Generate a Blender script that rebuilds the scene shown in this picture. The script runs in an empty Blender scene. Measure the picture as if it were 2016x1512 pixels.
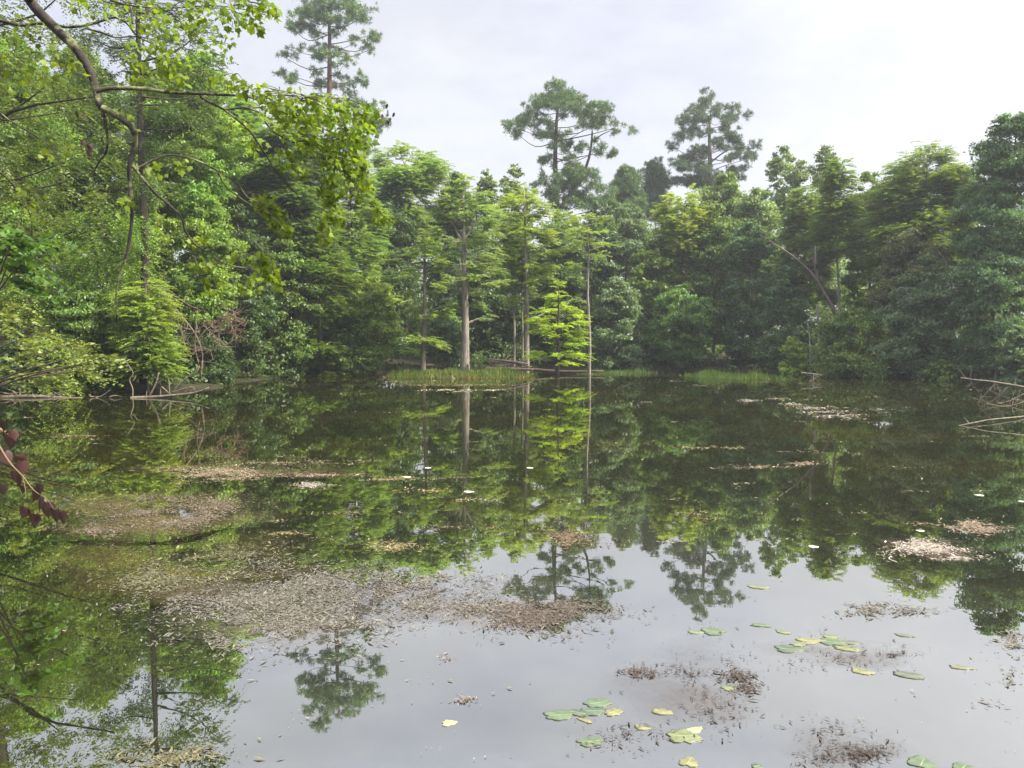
import bpy, math, random
import numpy as np
from mathutils import Vector

SC = bpy.context.scene
COL = SC.collection
R = math.radians
rng = np.random.default_rng(7)
random.seed(7)

# ------------------------------------------------------------------ camera
F, CX, CY, HOR, CAMH = 1514.0, 1008.0, 756.0, 674.0, 1.7
TH = math.atan((CY - HOR) / F)
cam = bpy.data.cameras.new('camera')
cam.sensor_width = 36.0
cam.lens = 36.0 * F / 2016.0
cam.clip_start, cam.clip_end = 0.05, 2000
cam_o = bpy.data.objects.new('camera', cam)
COL.objects.link(cam_o)
cam_o.location = (0, 0, CAMH)
cam_o.rotation_euler = (R(90) - TH, 0, 0)
SC.camera = cam_o

# ------------------------------------------------------------------ sky, sun, exposure
SUN_AZ, SUN_EL = R(103), R(45)
SUN_DIR = Vector((math.sin(SUN_AZ) * math.cos(SUN_EL), math.cos(SUN_AZ) * math.cos(SUN_EL), math.sin(SUN_EL)))
world = bpy.data.worlds.new('World')
SC.world = world
world.use_nodes = True
wt = world.node_tree
for n in list(wt.nodes):
    wt.nodes.remove(n)


def node(t, kind, **inp):
    n = t.nodes.new(kind)
    for k, v in inp.items():
        if k.startswith('_'):
            setattr(n, k[1:], v)
        else:
            n.inputs[k.replace('__', ' ')].default_value = v
    return n


def ramp(t, stops):
    n = t.nodes.new('ShaderNodeValToRGB')
    e = n.color_ramp.elements
    while len(e) > 1:
        e.remove(e[-1])
    for i, (p, c) in enumerate(stops):
        el = e[0] if i == 0 else e.new(p)
        el.position = p
        el.color = (*c, 1) if len(c) == 3 else c
    return n


wo = node(wt, 'ShaderNodeOutputWorld')
bg = node(wt, 'ShaderNodeBackground', Strength=0.1)
sky = node(wt, 'ShaderNodeTexSky', _sky_type='NISHITA', _sun_disc=False, _sun_elevation=SUN_EL, _sun_rotation=SUN_AZ)
tc = node(wt, 'ShaderNodeTexCoord')
mp = node(wt, 'ShaderNodeMapping')
mp.inputs['Scale'].default_value = (1.0, 1.0, 2.6)
cn = node(wt, 'ShaderNodeTexNoise', Scale=1.6, Detail=7.0, Roughness=0.5)
cr = ramp(wt, [(0.36, (3.0, 3.12, 3.9)), (0.5, (3.55, 3.66, 4.15)), (0.62, (4.0, 4.04, 4.25))])
fine = node(wt, 'ShaderNodeTexNoise', Scale=7.0, Detail=8.0, Roughness=0.6)
fr = ramp(wt, [(0.42, (0.95, 0.95, 0.965)), (0.62, (1.06, 1.06, 1.05))])
dot = node(wt, 'ShaderNodeVectorMath', _operation='DOT_PRODUCT')
dot.inputs[1].default_value = (0.68, 0.42, 0.6)   # the brightest part of the overcast
gl = ramp(wt, [(0.25, (0, 0, 0)), (0.7, (0.16, 0.11, 0.06)), (0.88, (0.7, 0.65, 0.6)), (1.0, (2.5, 2.3, 2.1))])
mixc = node(wt, 'ShaderNodeMix', _data_type='RGBA')
mixc.inputs[0].default_value = 0.88
mul = node(wt, 'ShaderNodeMix', _data_type='RGBA', _blend_type='MULTIPLY')
mul.inputs[0].default_value = 1.0
add = node(wt, 'ShaderNodeMix', _data_type='RGBA', _blend_type='ADD')
add.inputs[0].default_value = 1.0
L = wt.links.new
L(tc.outputs['Generated'], mp.inputs['Vector'])
L(mp.outputs[0], cn.inputs['Vector'])
L(mp.outputs[0], fine.inputs['Vector'])
L(cn.outputs['Fac'], cr.inputs[0])
L(fine.outputs['Fac'], fr.inputs[0])
L(cr.outputs[0], mul.inputs[6])
L(fr.outputs[0], mul.inputs[7])
L(sky.outputs[0], mixc.inputs[6])
L(mul.outputs[2], mixc.inputs[7])
L(tc.outputs['Generated'], dot.inputs[0])
L(dot.outputs['Value'], gl.inputs[0])
L(mixc.outputs[2], add.inputs[6])
L(gl.outputs[0], add.inputs[7])
sep = node(wt, 'ShaderNodeSeparateXYZ')
zr = ramp(wt, [(0.46, (1, 1, 1)), (0.62, (2.1, 2.1, 2.1)), (0.95, (3.6, 3.6, 3.6))])
zm = node(wt, 'ShaderNodeMix', _data_type='RGBA', _blend_type='MULTIPLY')
zm.inputs[0].default_value = 1.0
L(tc.outputs['Generated'], sep.inputs[0])
L(sep.outputs['Z'], zr.inputs[0])
L(add.outputs[2], zm.inputs[6])
L(zr.outputs[0], zm.inputs[7])
L(zm.outputs[2], bg.inputs['Color'])
L(bg.outputs[0], wo.inputs['Surface'])

sun = bpy.data.lights.new('sun', 'SUN')
sun.energy = 5.0
sun.angle = R(4)
sun.color = (1.0, 0.93, 0.8)
sun_o = bpy.data.objects.new('sun', sun)
COL.objects.link(sun_o)
sun_o.location = SUN_DIR * 200
sun_o.rotation_euler = SUN_DIR.to_track_quat('Z', 'Y').to_euler()

SC.view_settings.view_transform = 'Standard'
SC.view_settings.look = 'None'
SC.view_settings.exposure = 1.12
SC.view_settings.gamma = 1.0
SC.view_settings.use_curve_mapping = False
cy = SC.cycles
cy.use_denoising = True
cy.max_bounces = 8
cy.diffuse_bounces = 4
cy.glossy_bounces = 3
cy.transmission_bounces = 4
cy.transparent_max_bounces = 4
cy.volume_bounces = 0
cy.sample_clamp_indirect = 6
cy.caustics_reflective = False
cy.caustics_refractive = False

# ------------------------------------------------------------------ pixel helpers (photo pixels -> world)
ct, st = math.cos(TH), math.sin(TH)


def ray(px, py):
    a, b = (px - CX) / F, (CY - py) / F
    return np.array([a, ct + b * st, -st + b * ct])


def P(px, py, D):
    r = ray(px, py)
    return np.array([0, 0, CAMH]) + r * (D / r[1])


def Wt(px, py, z=0.0):
    r = ray(px, py)
    return np.array([0, 0, CAMH]) + r * ((z - CAMH) / r[2])


def pxm(D):
    return D / F


# ------------------------------------------------------------------ materials
def new_mat(name):
    m = bpy.data.materials.new(name)
    m.use_nodes = True
    t = m.node_tree
    for n in list(t.nodes):
        t.nodes.remove(n)
    return m, t, node(t, 'ShaderNodeOutputMaterial')


def leaf_material(name, trans=0.4, gloss=0.05, rough=0.45, tr_tint=(1.25, 1.2, 0.5), vary=0.45):
    m, t, o = new_mat(name)
    oi = node(t, 'ShaderNodeObjectInfo')
    at = node(t, 'ShaderNodeAttribute', _attribute_name='tint')
    geo = node(t, 'ShaderNodeNewGeometry')
    nz = node(t, 'ShaderNodeTexNoise', Scale=0.55, Detail=2.0)
    hs = node(t, 'ShaderNodeHueSaturation')
    mh = node(t, 'ShaderNodeMapRange')
    mh.inputs[1].default_value, mh.inputs[2].default_value = 0.25, 0.75
    mh.inputs[3].default_value, mh.inputs[4].default_value = 0.478, 0.515
    mv = node(t, 'ShaderNodeMapRange')
    mv.inputs[3].default_value, mv.inputs[4].default_value = 1 - vary, 1 + vary
    t.links.new(geo.outputs['Position'], nz.inputs['Vector'])
    t.links.new(nz.outputs['Fac'], mh.inputs[0])
    t.links.new(at.outputs['Fac'], mv.inputs[0])
    t.links.new(mh.outputs[0], hs.inputs['Hue'])
    t.links.new(mv.outputs[0], hs.inputs['Value'])
    t.links.new(oi.outputs['Color'], hs.inputs['Color'])
    d = node(t, 'ShaderNodeBsdfDiffuse')
    tr = node(t, 'ShaderNodeBsdfTranslucent')
    tm = node(t, 'ShaderNodeMix', _data_type='RGBA', _blend_type='MULTIPLY')
    tm.inputs[0].default_value = 1
    tm.inputs[7].default_value = (*tr_tint, 1)
    t.links.new(hs.outputs[0], d.inputs[0])
    t.links.new(hs.outputs[0], tm.inputs[6])
    t.links.new(tm.outputs[2], tr.inputs[0])
    mx = node(t, 'ShaderNodeMixShader', Fac=trans)
    t.links.new(d.outputs[0], mx.inputs[1])
    t.links.new(tr.outputs[0], mx.inputs[2])
    g = node(t, 'ShaderNodeBsdfGlossy', Roughness=rough)
    g.inputs[0].default_value = (0.9, 0.95, 0.85, 1)
    m2 = node(t, 'ShaderNodeMixShader', Fac=gloss)
    t.links.new(mx.outputs[0], m2.inputs[1])
    t.links.new(g.outputs[0], m2.inputs[2])
    t.links.new(m2.outputs[0], o.inputs[0])
    return m


def simple_material(name, c0, c1, scale, rough=0.9, bump=0.0, use_obj=False, stretch=(1, 1, 1), detail=6.0, spec=0.2):
    m, t, o = new_mat(name)
    b = node(t, 'ShaderNodeBsdfPrincipled', Roughness=rough)
    b.inputs['Specular IOR Level'].default_value = spec
    co = node(t, 'ShaderNodeTexCoord')
    ma = node(t, 'ShaderNodeMapping')
    ma.inputs['Scale'].default_value = stretch
    nz = node(t, 'ShaderNodeTexNoise', Scale=scale, Detail=detail, Roughness=0.62)
    rp = ramp(t, [(0.3, c0), (0.68, c1)])
    t.links.new(co.outputs['Object'], ma.inputs[0])
    t.links.new(ma.outputs[0], nz.inputs['Vector'])
    t.links.new(nz.outputs['Fac'], rp.inputs[0])
    src = rp.outputs[0]
    if use_obj:
        oi = node(t, 'ShaderNodeObjectInfo')
        mm = node(t, 'ShaderNodeMix', _data_type='RGBA', _blend_type='MULTIPLY')
        mm.inputs[0].default_value = 1
        t.links.new(oi.outputs['Color'], mm.inputs[6])
        t.links.new(src, mm.inputs[7])
        src = mm.outputs[2]
    t.links.new(src, b.inputs['Base Color'])
    if bump:
        bp = node(t, 'ShaderNodeBump', Strength=bump, Distance=0.05)
        t.links.new(nz.outputs['Fac'], bp.inputs['Height'])
        t.links.new(bp.outputs[0], b.inputs['Normal'])
    t.links.new(b.outputs[0], o.inputs[0])
    return m


M_LEAF = leaf_material('leaf', 0.45, 0.03, 0.5)
M_FEATHER = leaf_material('cypress_needles', 0.48, 0.02, 0.5, (1.2, 1.15, 0.55))
M_NEEDLE = leaf_material('pine_needles', 0.25, 0.04, 0.4, (1.1, 1.1, 0.7))
M_GLOSSY = leaf_material('glossy_leaf', 0.38, 0.035, 0.5, (1.3, 1.2, 0.45))
M_MAPLE = leaf_material('maple_leaf', 0.5, 0.02, 0.5, (1.5, 1.3, 0.25))
M_GRASS = leaf_material('grass_blade', 0.4, 0.02, 0.5, (1.2, 1.1, 0.5), 0.5)
M_DRY = leaf_material('dry_leaf', 0.15, 0.05, 0.5, (1.3, 0.8, 0.6), 0.5)
M_WEED = leaf_material('weed_fleck', 0.1, 0.05, 0.5, (1, 1, 1), 0.55)
M_BARK = simple_material('bark', (0.35, 0.34, 0.32), (1.25, 1.2, 1.15), 3.5, 0.95, 0.5, True, (4, 4, 0.7))
M_TWIG = simple_material('twig_bark', (0.5, 0.48, 0.45), (1.2, 1.2, 1.15), 9.0, 0.95, 0.3, True)


def moss_material():
    m, t, o = new_mat('mossy_bark')
    b = node(t, 'ShaderNodeBsdfPrincipled', Roughness=0.95)
    co = node(t, 'ShaderNodeTexCoord')
    n1 = node(t, 'ShaderNodeTexNoise', Scale=14.0, Detail=6.0)
    n2 = node(t, 'ShaderNodeTexNoise', Scale=5.0, Detail=6.0, Roughness=0.7)
    r1 = ramp(t, [(0.3, (0.012, 0.01, 0.008)), (0.7, (0.06, 0.05, 0.04))])
    r2 = ramp(t, [(0.5, (0, 0, 0)), (0.6, (1, 1, 1))])
    mx = node(t, 'ShaderNodeMix', _data_type='RGBA')
    mx.inputs[7].default_value = (0.22, 0.23, 0.1, 1)
    bp = node(t, 'ShaderNodeBump', Strength=0.7, Distance=0.02)
    for n in (n1, n2):
        t.links.new(co.outputs['Object'], n.inputs['Vector'])
    t.links.new(n1.outputs[0], r1.inputs[0])
    t.links.new(n2.outputs[0], r2.inputs[0])
    t.links.new(r1.outputs[0], mx.inputs[6])
    t.links.new(r2.outputs[0], mx.inputs[0])
    t.links.new(mx.outputs[2], b.inputs['Base Color'])
    t.links.new(n1.outputs[0], bp.inputs['Height'])
    t.links.new(bp.outputs[0], b.inputs['Normal'])
    t.links.new(b.outputs[0], o.inputs[0])
    return m


M_MOSS = moss_material()


def water_material():
    m, t, o = new_mat('pond_water')
    geo = node(t, 'ShaderNodeNewGeometry')
    # murky body with brownish submerged weed beds
    n1 = node(t, 'ShaderNodeTexNoise', Scale=0.22, Detail=5.0, Roughness=0.6)
    n2 = node(t, 'ShaderNodeTexNoise', Scale=2.6, Detail=6.0, Roughness=0.7)
    r1 = ramp(t, [(0.36, (0.011, 0.0135, 0.0045)), (0.5, (0.017, 0.019, 0.006)), (0.68, (0.036, 0.03, 0.007))])
    r2 = ramp(t, [(0.3, (0.65, 0.65, 0.65)), (0.7, (1.25, 1.25, 1.2))])
    mm = node(t, 'ShaderNodeMix', _data_type='RGBA', _blend_type='MULTIPLY')
    mm.inputs[0].default_value = 1
    for n in (n1, n2):
        t.links.new(geo.outputs['Position'], n.inputs['Vector'])
    t.links.new(n1.outputs[0], r1.inputs[0])
    t.links.new(n2.outputs[0], r2.inputs[0])
    t.links.new(r1.outputs[0], mm.inputs[6])
    t.links.new(r2.outputs[0], mm.inputs[7])
    d = node(t, 'ShaderNodeBsdfDiffuse')
    t.links.new(mm.outputs[2], d.inputs[0])
    # faint ripples
    mp1 = node(t, 'ShaderNodeMapping')
    mp1.inputs['Scale'].default_value = (0.7, 1.6, 1)
    n3 = node(t, 'ShaderNodeTexNoise', Scale=2.2, Detail=3.0, Roughness=0.5)
    t.links.new(geo.outputs['Position'], mp1.inputs[0])
    t.links.new(mp1.outputs[0], n3.inputs['Vector'])
    bp = node(t, 'ShaderNodeBump', Strength=0.02, Distance=0.015)
    t.links.new(n3.outputs[0], bp.inputs['Height'])
    g = node(t, 'ShaderNodeBsdfGlossy', Roughness=0.004)
    g.inputs[0].default_value = (0.9, 0.9, 0.88, 1)
    t.links.new(bp.outputs[0], g.inputs['Normal'])
    lw = node(t, 'ShaderNodeLayerWeight', Blend=0.5)
    rf = ramp(t, [(0.0, (0.12,) * 3), (0.45, (0.5,) * 3), (0.65, (0.68,) * 3), (0.76, (0.67,) * 3), (0.92, (0.66,) * 3), (1.0, (0.9,) * 3)])
    t.links.new(lw.outputs['Facing'], rf.inputs[0])
    mx = node(t, 'ShaderNodeMixShader')
    t.links.new(rf.outputs[0], mx.inputs[0])
    t.links.new(d.outputs[0], mx.inputs[1])
    t.links.new(g.outputs[0], mx.inputs[2])
    t.links.new(mx.outputs[0], o.inputs[0])
    return m


M_WATER = water_material()
M_GROUND = simple_material('leaf_litter', (0.014, 0.012, 0.006), (0.05, 0.045, 0.02), 1.5, 1.0, 0.4)


# ------------------------------------------------------------------ mesh helpers
def mesh_np(name, co, faces_flat, sizes, mat, tint=None, smooth=False):
    me = bpy.data.meshes.new(name)
    co = np.ascontiguousarray(co, dtype=np.float32)
    faces_flat = np.ascontiguousarray(faces_flat, dtype=np.int32)
    sizes = np.ascontiguousarray(sizes, dtype=np.int32)
    me.vertices.add(len(co))
    me.vertices.foreach_set('co', co.ravel())
    me.loops.add(len(faces_flat))
    me.loops.foreach_set('vertex_index', faces_flat)
    me.polygons.add(len(sizes))
    starts = np.concatenate([[0], np.cumsum(sizes)[:-1]]).astype(np.int32)
    me.polygons.foreach_set('loop_start', starts)
    if smooth:
        me.polygons.foreach_set('use_smooth', np.ones(len(sizes), dtype=bool))
    me.update(calc_edges=True)
    if tint is not None:
        a = me.attributes.new('tint', 'FLOAT', 'FACE')
        a.data.foreach_set('value', np.ascontiguousarray(tint, dtype=np.float32))
    me.materials.append(mat)
    return me


def link(name, me, parent=None, color=None, loc=None):
    o = bpy.data.objects.new(name, me)
    COL.objects.link(o)
    if color is not None:
        o.color = (*color, 1)
    if parent is not None:
        o.parent = parent
        # children are modelled in world space: undo the root's location
        o.location = -parent.location
    if loc is not None:
        o.location = loc
    return o


def tag(o, label=None, cat=None, group=None, kind=None):
    if label:
        o['label'] = label
    if cat:
        o['category'] = cat
    if group:
        o['group'] = group
    if kind:
        o['kind'] = kind
    return o


def root(name, loc, label, cat, group=None):
    o = bpy.data.objects.new(name, None)
    o.empty_display_size = 0.3
    COL.objects.link(o)
    o.location = Vector([float(v) for v in loc])
    return tag(o, label, cat, group)


def unit(v):
    return v / np.maximum(np.linalg.norm(v, axis=-1, keepdims=True), 1e-9)


class Tubes:
    def __init__(s):
        s.co, s.fl, s.sz, s.n = [], [], [], 0

    def add(s, pts, rad, sides=7, smooth_n=3, cap=True):
        pts = np.asarray(pts, float)
        rad = np.asarray(rad, float) if np.ndim(rad) else np.full(len(pts), float(rad))
        if smooth_n > 1 and len(pts) > 2:          # Catmull-Rom
            q, rr = [], []
            pp = np.vstack([2 * pts[0] - pts[1], pts, 2 * pts[-1] - pts[-2]])
            for i in range(len(pts) - 1):
                a, b, c, d = pp[i:i + 4]
                for k in range(smooth_n):
                    u = k / smooth_n
                    q.append(0.5 * (2 * b + (c - a) * u + (2 * a - 5 * b + 4 * c - d) * u * u + (3 * b - a - 3 * c + d) * u ** 3))
                    rr.append(rad[i] * (1 - u) + rad[i + 1] * u)
            q.append(pts[-1])
            rr.append(rad[-1])
            pts, rad = np.array(q), np.array(rr)
        n = len(pts)
        tan = unit(np.gradient(pts, axis=0))
        ref = np.array([0, 0, 1.0]) if abs(tan[0][2]) < 0.9 else np.array([1.0, 0, 0])
        u = unit(np.cross(tan, ref))
        v = np.cross(tan, u)
        a = np.arange(sides) * 2 * math.pi / sides
        ring = pts[:, None, :] + rad[:, None, None] * (np.cos(a)[None, :, None] * u[:, None, :] + np.sin(a)[None, :, None] * v[:, None, :])
        s.co.append(ring.reshape(-1, 3))
        i, j = np.meshgrid(np.arange(n - 1), np.arange(sides), indexing='ij')
        k = (j + 1) % sides
        f = np.stack([i * sides + j, i * sides + k, (i + 1) * sides + k, (i + 1) * sides + j], -1).reshape(-1, 4) + s.n
        s.fl.append(f.ravel())
        s.sz.append(np.full(len(f), 4))
        if cap:
            s.fl.append(s.n + (n - 1) * sides + np.arange(sides))
            s.sz.append(np.array([sides]))
        s.n += n * sides

    def mesh(s, name, mat):
        return mesh_np(name, np.vstack(s.co), np.concatenate(s.fl), np.concatenate(s.sz), mat, smooth=True)


def leaf_quads(name, c, d, n, Ln, Wd, mat, tint=None, fold=0.15):
    """Diamond leaves: centre c, axis d, normal n, length Ln, width Wd."""
    d = unit(d)
    s = unit(np.cross(d, n))
    n = np.cross(s, d)
    Ln = np.broadcast_to(np.asarray(Ln, float), (len(c),))[:, None]
    Wd = np.broadcast_to(np.asarray(Wd, float), (len(c),))[:, None]
    v = np.stack([c - d * Ln / 2, c + s * Wd / 2 - d * Ln * 0.06 + n * Wd * fold, c + d * Ln / 2 - n * Ln * 0.08,
                  c - s * Wd / 2 - d * Ln * 0.06 + n * Wd * fold], 1).reshape(-1, 3)
    N = len(c)
    if tint is None:
        tint = rng.random(N)
    return mesh_np(name, v, np.arange(4 * N), np.full(N, 4), mat, tint)


def rand_unit(n):
    return unit(rng.normal(size=(n, 3)))


UP = np.array([0, 0, 1.0])


def in_ball(n, bias=0.45):
    return rand_unit(n) * (rng.random((n, 1)) ** bias)


def broad_leaves(name, cl, Ln, Wd, k, mat, up=0.55):
    """Leafy clumps: cl rows are x, y, z, rx, ry, rz."""
    cl = np.asarray(cl, float)
    rr = cl[:, 3:6]
    area = 4 * (rr[:, 0] * rr[:, 1] + rr[:, 1] * rr[:, 2] + rr[:, 0] * rr[:, 2])
    cnt = np.maximum(6, (k * area / (Ln * Wd * 0.5)).astype(int))
    sub = 9
    subs = in_ball(len(cl) * sub, 0.35).reshape(len(cl), sub, 3) * 0.78
    idx = np.repeat(np.arange(len(cl)), cnt)
    N = len(idx)
    q = subs[idx, rng.integers(0, sub, N)] + rng.normal(size=(N, 3)) * np.array([0.23, 0.23, 0.17])
    c = cl[idx, :3] + q * rr[idx]
    nrm = unit(unit(q) * 0.55 + UP * up + rand_unit(N) * 0.75)
    d = np.cross(nrm, rand_unit(N)) - UP * 0.25
    sz = rng.uniform(0.6, 1.3, N)
    tint = np.clip(rng.normal(0.5, 0.25, N) + rng.normal(0, 0.2, len(cl))[idx], 0, 1)
    return leaf_quads(name, c, d, nrm, Ln * sz, Wd * sz, mat, tint)


def feather_leaves(name, cl, axis, k, mat, scale=1.0, sag=0.25, lw=(0.2, 0.062), m=13, nj=0.35, spray=(0.35, 0.75), spread=0.75):
    """Flat feathery sprays of a cypress: each spray a twig with leaflets to both sides, running out from the stem."""
    cl = np.asarray(cl, float)
    rr = cl[:, 3:6]
    area = rr[:, 0] * rr[:, 1] * 3.1
    ns = np.maximum(3, (k * 1.0 * area * 13 / scale ** 2 * np.clip(rr[:, 2] / 0.25, 0.6, 3.0)).astype(int))
    idx = np.repeat(np.arange(len(cl)), ns)
    S = len(idx)
    o = cl[idx, :3] + in_ball(S, 0.5) * rr[idx]
    out = o - axis
    out[:, 2] = 0
    out = unit(unit(out) + spread * rand_unit(S) * np.array([1, 1, 0.25 if spread < 1 else 0.7]) + np.array([0, 0, 0.12]))
    Ls = rng.uniform(*spray, S) * scale
    tt = (np.arange(m) + 0.5) / m
    sidev = unit(np.cross(out, UP + 0.35 * rand_unit(S)))
    nrm = np.cross(sidev, out)
    pos = o[:, None] + out[:, None] * (tt[None, :, None] * Ls[:, None, None])
    pos[:, :, 2] -= (tt ** 2)[None] * Ls[:, None] * sag
    sg = np.where(np.arange(m) % 2 == 0, 1.0, -1.0)[None, :, None]
    d = out[:, None] * 0.75 + sidev[:, None] * sg * 0.8 + 0.15 * rng.normal(size=(S, m, 3))
    ll = (lw[0] * scale * (1.05 - 0.55 * tt))[None, :] * rng.uniform(0.8, 1.25, (S, m))
    c = pos + unit(d) * ll[..., None] * 0.45
    nn = nrm[:, None] + nj * rng.normal(size=(S, m, 3))
    tint = np.clip(rng.normal(0.5, 0.2, S)[:, None] + rng.normal(0, 0.12, (S, m)), 0, 1)
    return leaf_quads(name, c.reshape(-1, 3), d.reshape(-1, 3), nn.reshape(-1, 3), ll.ravel(), lw[1] * scale, mat, tint.ravel())


def needle_tufts(name, cl, k, mat, Ln=0.36, Wd=0.042):
    cl = np.asarray(cl, float)
    rr = cl[:, 3:6]
    nt = np.maximum(4, (k * rr[:, 0] * rr[:, 1] * 60).astype(int))
    idx = np.repeat(np.arange(len(cl)), nt)
    T = len(idx)
    q = in_ball(T, 0.5)
    c0 = cl[idx, :3] + q * rr[idx]
    m = 16
    d = unit(rand_unit(T * m).reshape(T, m, 3) + UP * 0.45 + 0.35 * q[:, None])
    ll = Ln * rng.uniform(0.7, 1.2, (T, m))
    c = c0[:, None] + d * ll[..., None] * 0.5
    tint = np.clip(rng.normal(0.5, 0.22, T)[:, None] + rng.normal(0, 0.1, (T, m)), 0, 1)
    n = rand_unit(T * m)
    return leaf_quads(name, c.reshape(-1, 3), d.reshape(-1, 3), n, ll.ravel(), Wd, mat, tint.ravel(), 0.0), c0


# ------------------------------------------------------------------ terrain and water
POND = np.array([(-3.2, -5), (-4.6, 0), (-5.2, 4), (-7.2, 8), (-10.4, 13), (-12.9, 18), (-15.6, 22), (-15.2, 24.6), (-12.2, 25.4), (-10.7, 27.5), (-11.6, 32),
                 (-10.8, 38), (-8.2, 41.5), (-4, 45.5), (2, 46.5), (8, 45.5), (13, 45), (15.6, 41), (17.5, 37.5), (20.5, 34.5), (23.5, 31), (25, 24),
                 (24, 12), (17, 2), (9, -5)], float)


def pond_sd(x, y):
    """Signed distance to the shoreline, negative on the water."""
    p = np.stack([x, y], -1)
    best = np.full(x.shape, 1e9)
    inside = np.zeros(x.shape, bool)
    n = len(POND)
    for i in range(n):
        a, b = POND[i], POND[(i + 1) % n]
        e = b - a
        w = p - a
        t = np.clip((w @ e) / (e @ e), 0, 1)
        best = np.minimum(best, np.linalg.norm(w - t[..., None] * e, axis=-1))
        c = ((a[1] > y) != (b[1] > y))
        with np.errstate(divide='ignore', invalid='ignore'):
            xi = (b[0] - a[0]) * (y - a[1]) / (b[1] - a[1]) + a[0]
        inside ^= c & (x < xi)
    return np.where(inside, -best, best)


def ground_z(x, y):
    x, y = np.asarray(x, float), np.asarray(y, float)
    d = pond_sd(x, y)
    wob = 0.25 * np.sin(x * 0.9 + 1.3 * np.sin(y * 0.5)) * np.sin(y * 0.8)
    z = np.where(d < 0, np.maximum(-1.1, d * 0.3 - 0.05), np.minimum(0.8, 0.02 + 0.14 * d) + 0.12 * wob * np.clip(d, 0, 1))
    isl = 0.14 - 0.3 * (((x + 2.3) / 3.7) ** 2 + ((y - 38.0) / 1.9) ** 2) ** 1.3
    return np.maximum(z, np.maximum(isl, -1.1))


def gz(x, y):
    return float(ground_z(np.array([x]), np.array([y]))[0])


gx = np.concatenate([np.linspace(-220, -34, 12)[:-1], np.arange(-34, 34.1, 0.55), np.linspace(34, 220, 12)[1:]])
gy = np.concatenate([np.linspace(-160, -10, 10)[:-1], np.arange(-10, 62.1, 0.55), np.linspace(62, 240, 12)[1:]])
X, Y = np.meshgrid(gx, gy, indexing='ij')
Z = ground_z(X, Y)
nx, ny = X.shape
ii, jj = np.meshgrid(np.arange(nx - 1), np.arange(ny - 1), indexing='ij')
gf = np.stack([ii * ny + jj, (ii + 1) * ny + jj, (ii + 1) * ny + jj + 1, ii * ny + jj + 1], -1).reshape(-1)
g = link('ground', mesh_np('ground', np.stack([X, Y, Z], -1).reshape(-1, 3), gf, np.full((nx - 1) * (ny - 1), 4), M_GROUND, smooth=True))
tag(g, 'dark leaf litter ground of the banks around the pond', 'ground', kind='structure')
wco = np.array([(-34, -12, 0), (34, -12, 0), (34, 58, 0), (-34, 58, 0)], float)
w = link('water', mesh_np('water', wco, np.arange(4), np.array([4]), M_WATER))
tag(w, 'still murky green pond water mirroring the trees and pale sky', 'pond', kind='structure')

# ------------------------------------------------------------------ trees
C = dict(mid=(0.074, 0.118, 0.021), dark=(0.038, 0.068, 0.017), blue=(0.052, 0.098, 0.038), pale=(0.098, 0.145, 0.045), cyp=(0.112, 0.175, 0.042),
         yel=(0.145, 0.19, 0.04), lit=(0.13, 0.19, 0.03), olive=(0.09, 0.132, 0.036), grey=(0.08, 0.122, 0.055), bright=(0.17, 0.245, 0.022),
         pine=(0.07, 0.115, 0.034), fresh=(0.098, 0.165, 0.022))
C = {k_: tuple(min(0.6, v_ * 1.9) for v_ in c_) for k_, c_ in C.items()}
BARK = dict(grey=(0.2, 0.17, 0.14), brown=(0.12, 0.085, 0.065), pale=(0.3, 0.27, 0.23), dark=(0.06, 0.05, 0.04), red=(0.17, 0.1, 0.075))


def auto_clumps(px, top, bot, hw, D, shape, dens=1.0, rs=1.0, axis=None):
    s = pxm(D)
    hw_m = hw * s
    H = (bot - top) * s
    zt = P(px, top, D)[2]
    xc = P(px, (top + bot) / 2, D)[0]
    r0 = float(np.clip(0.3 * hw_m, 0.28, 0.85)) * rs
    n = int(np.clip(dens * 1.0 * H * hw_m * hw_m / r0 ** 3, 14, 150))
    out = []
    for i in range(n):
        t = rng.random()
        if shape == 'cone':
            wd = 0.12 + 0.88 * t ** 0.8
        elif shape == 'dome':
            wd = math.sqrt(max(0.03, 1 - (1 - t) ** 2)) * (1 if t < 0.8 else 0.85)
        elif shape == 'column':
            wd = min(1, 0.3 + 2.5 * t) * (1 if t < 0.8 else 0.8)
        elif shape == 'flat':
            wd = 0.55 + 0.45 * math.sin(math.pi * min(1, t * 1.3))
        else:
            wd = math.sqrt(max(0.05, 1 - (2 * t - 1) ** 2))
        a = rng.random() * 2 * math.pi
        rr = rng.random() ** 0.4 * wd * hw_m * 0.88
        r = r0 * rng.uniform(0.65, 1.25) * (0.6 if t < 0.12 else 1)
        z = zt - t * H - r * 0.5
        out.append((xc + rr * math.cos(a), D + rr * math.sin(a), z, r * 1.15, r * 1.15, r * 0.75))
    return np.array(out)


def px_clumps(spec, D, depth, flat=0.6):
    out = []
    for c in spec:
        px, py, rx, ry = c[:4]
        dy = rng.uniform(-1, 1) * depth
        p = P(px, py, D + dy)
        s = pxm(D)
        out.append((p[0], p[1], p[2], rx * s, max(rx, ry) * s * 0.9, ry * s))
    return np.array(out)


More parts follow.
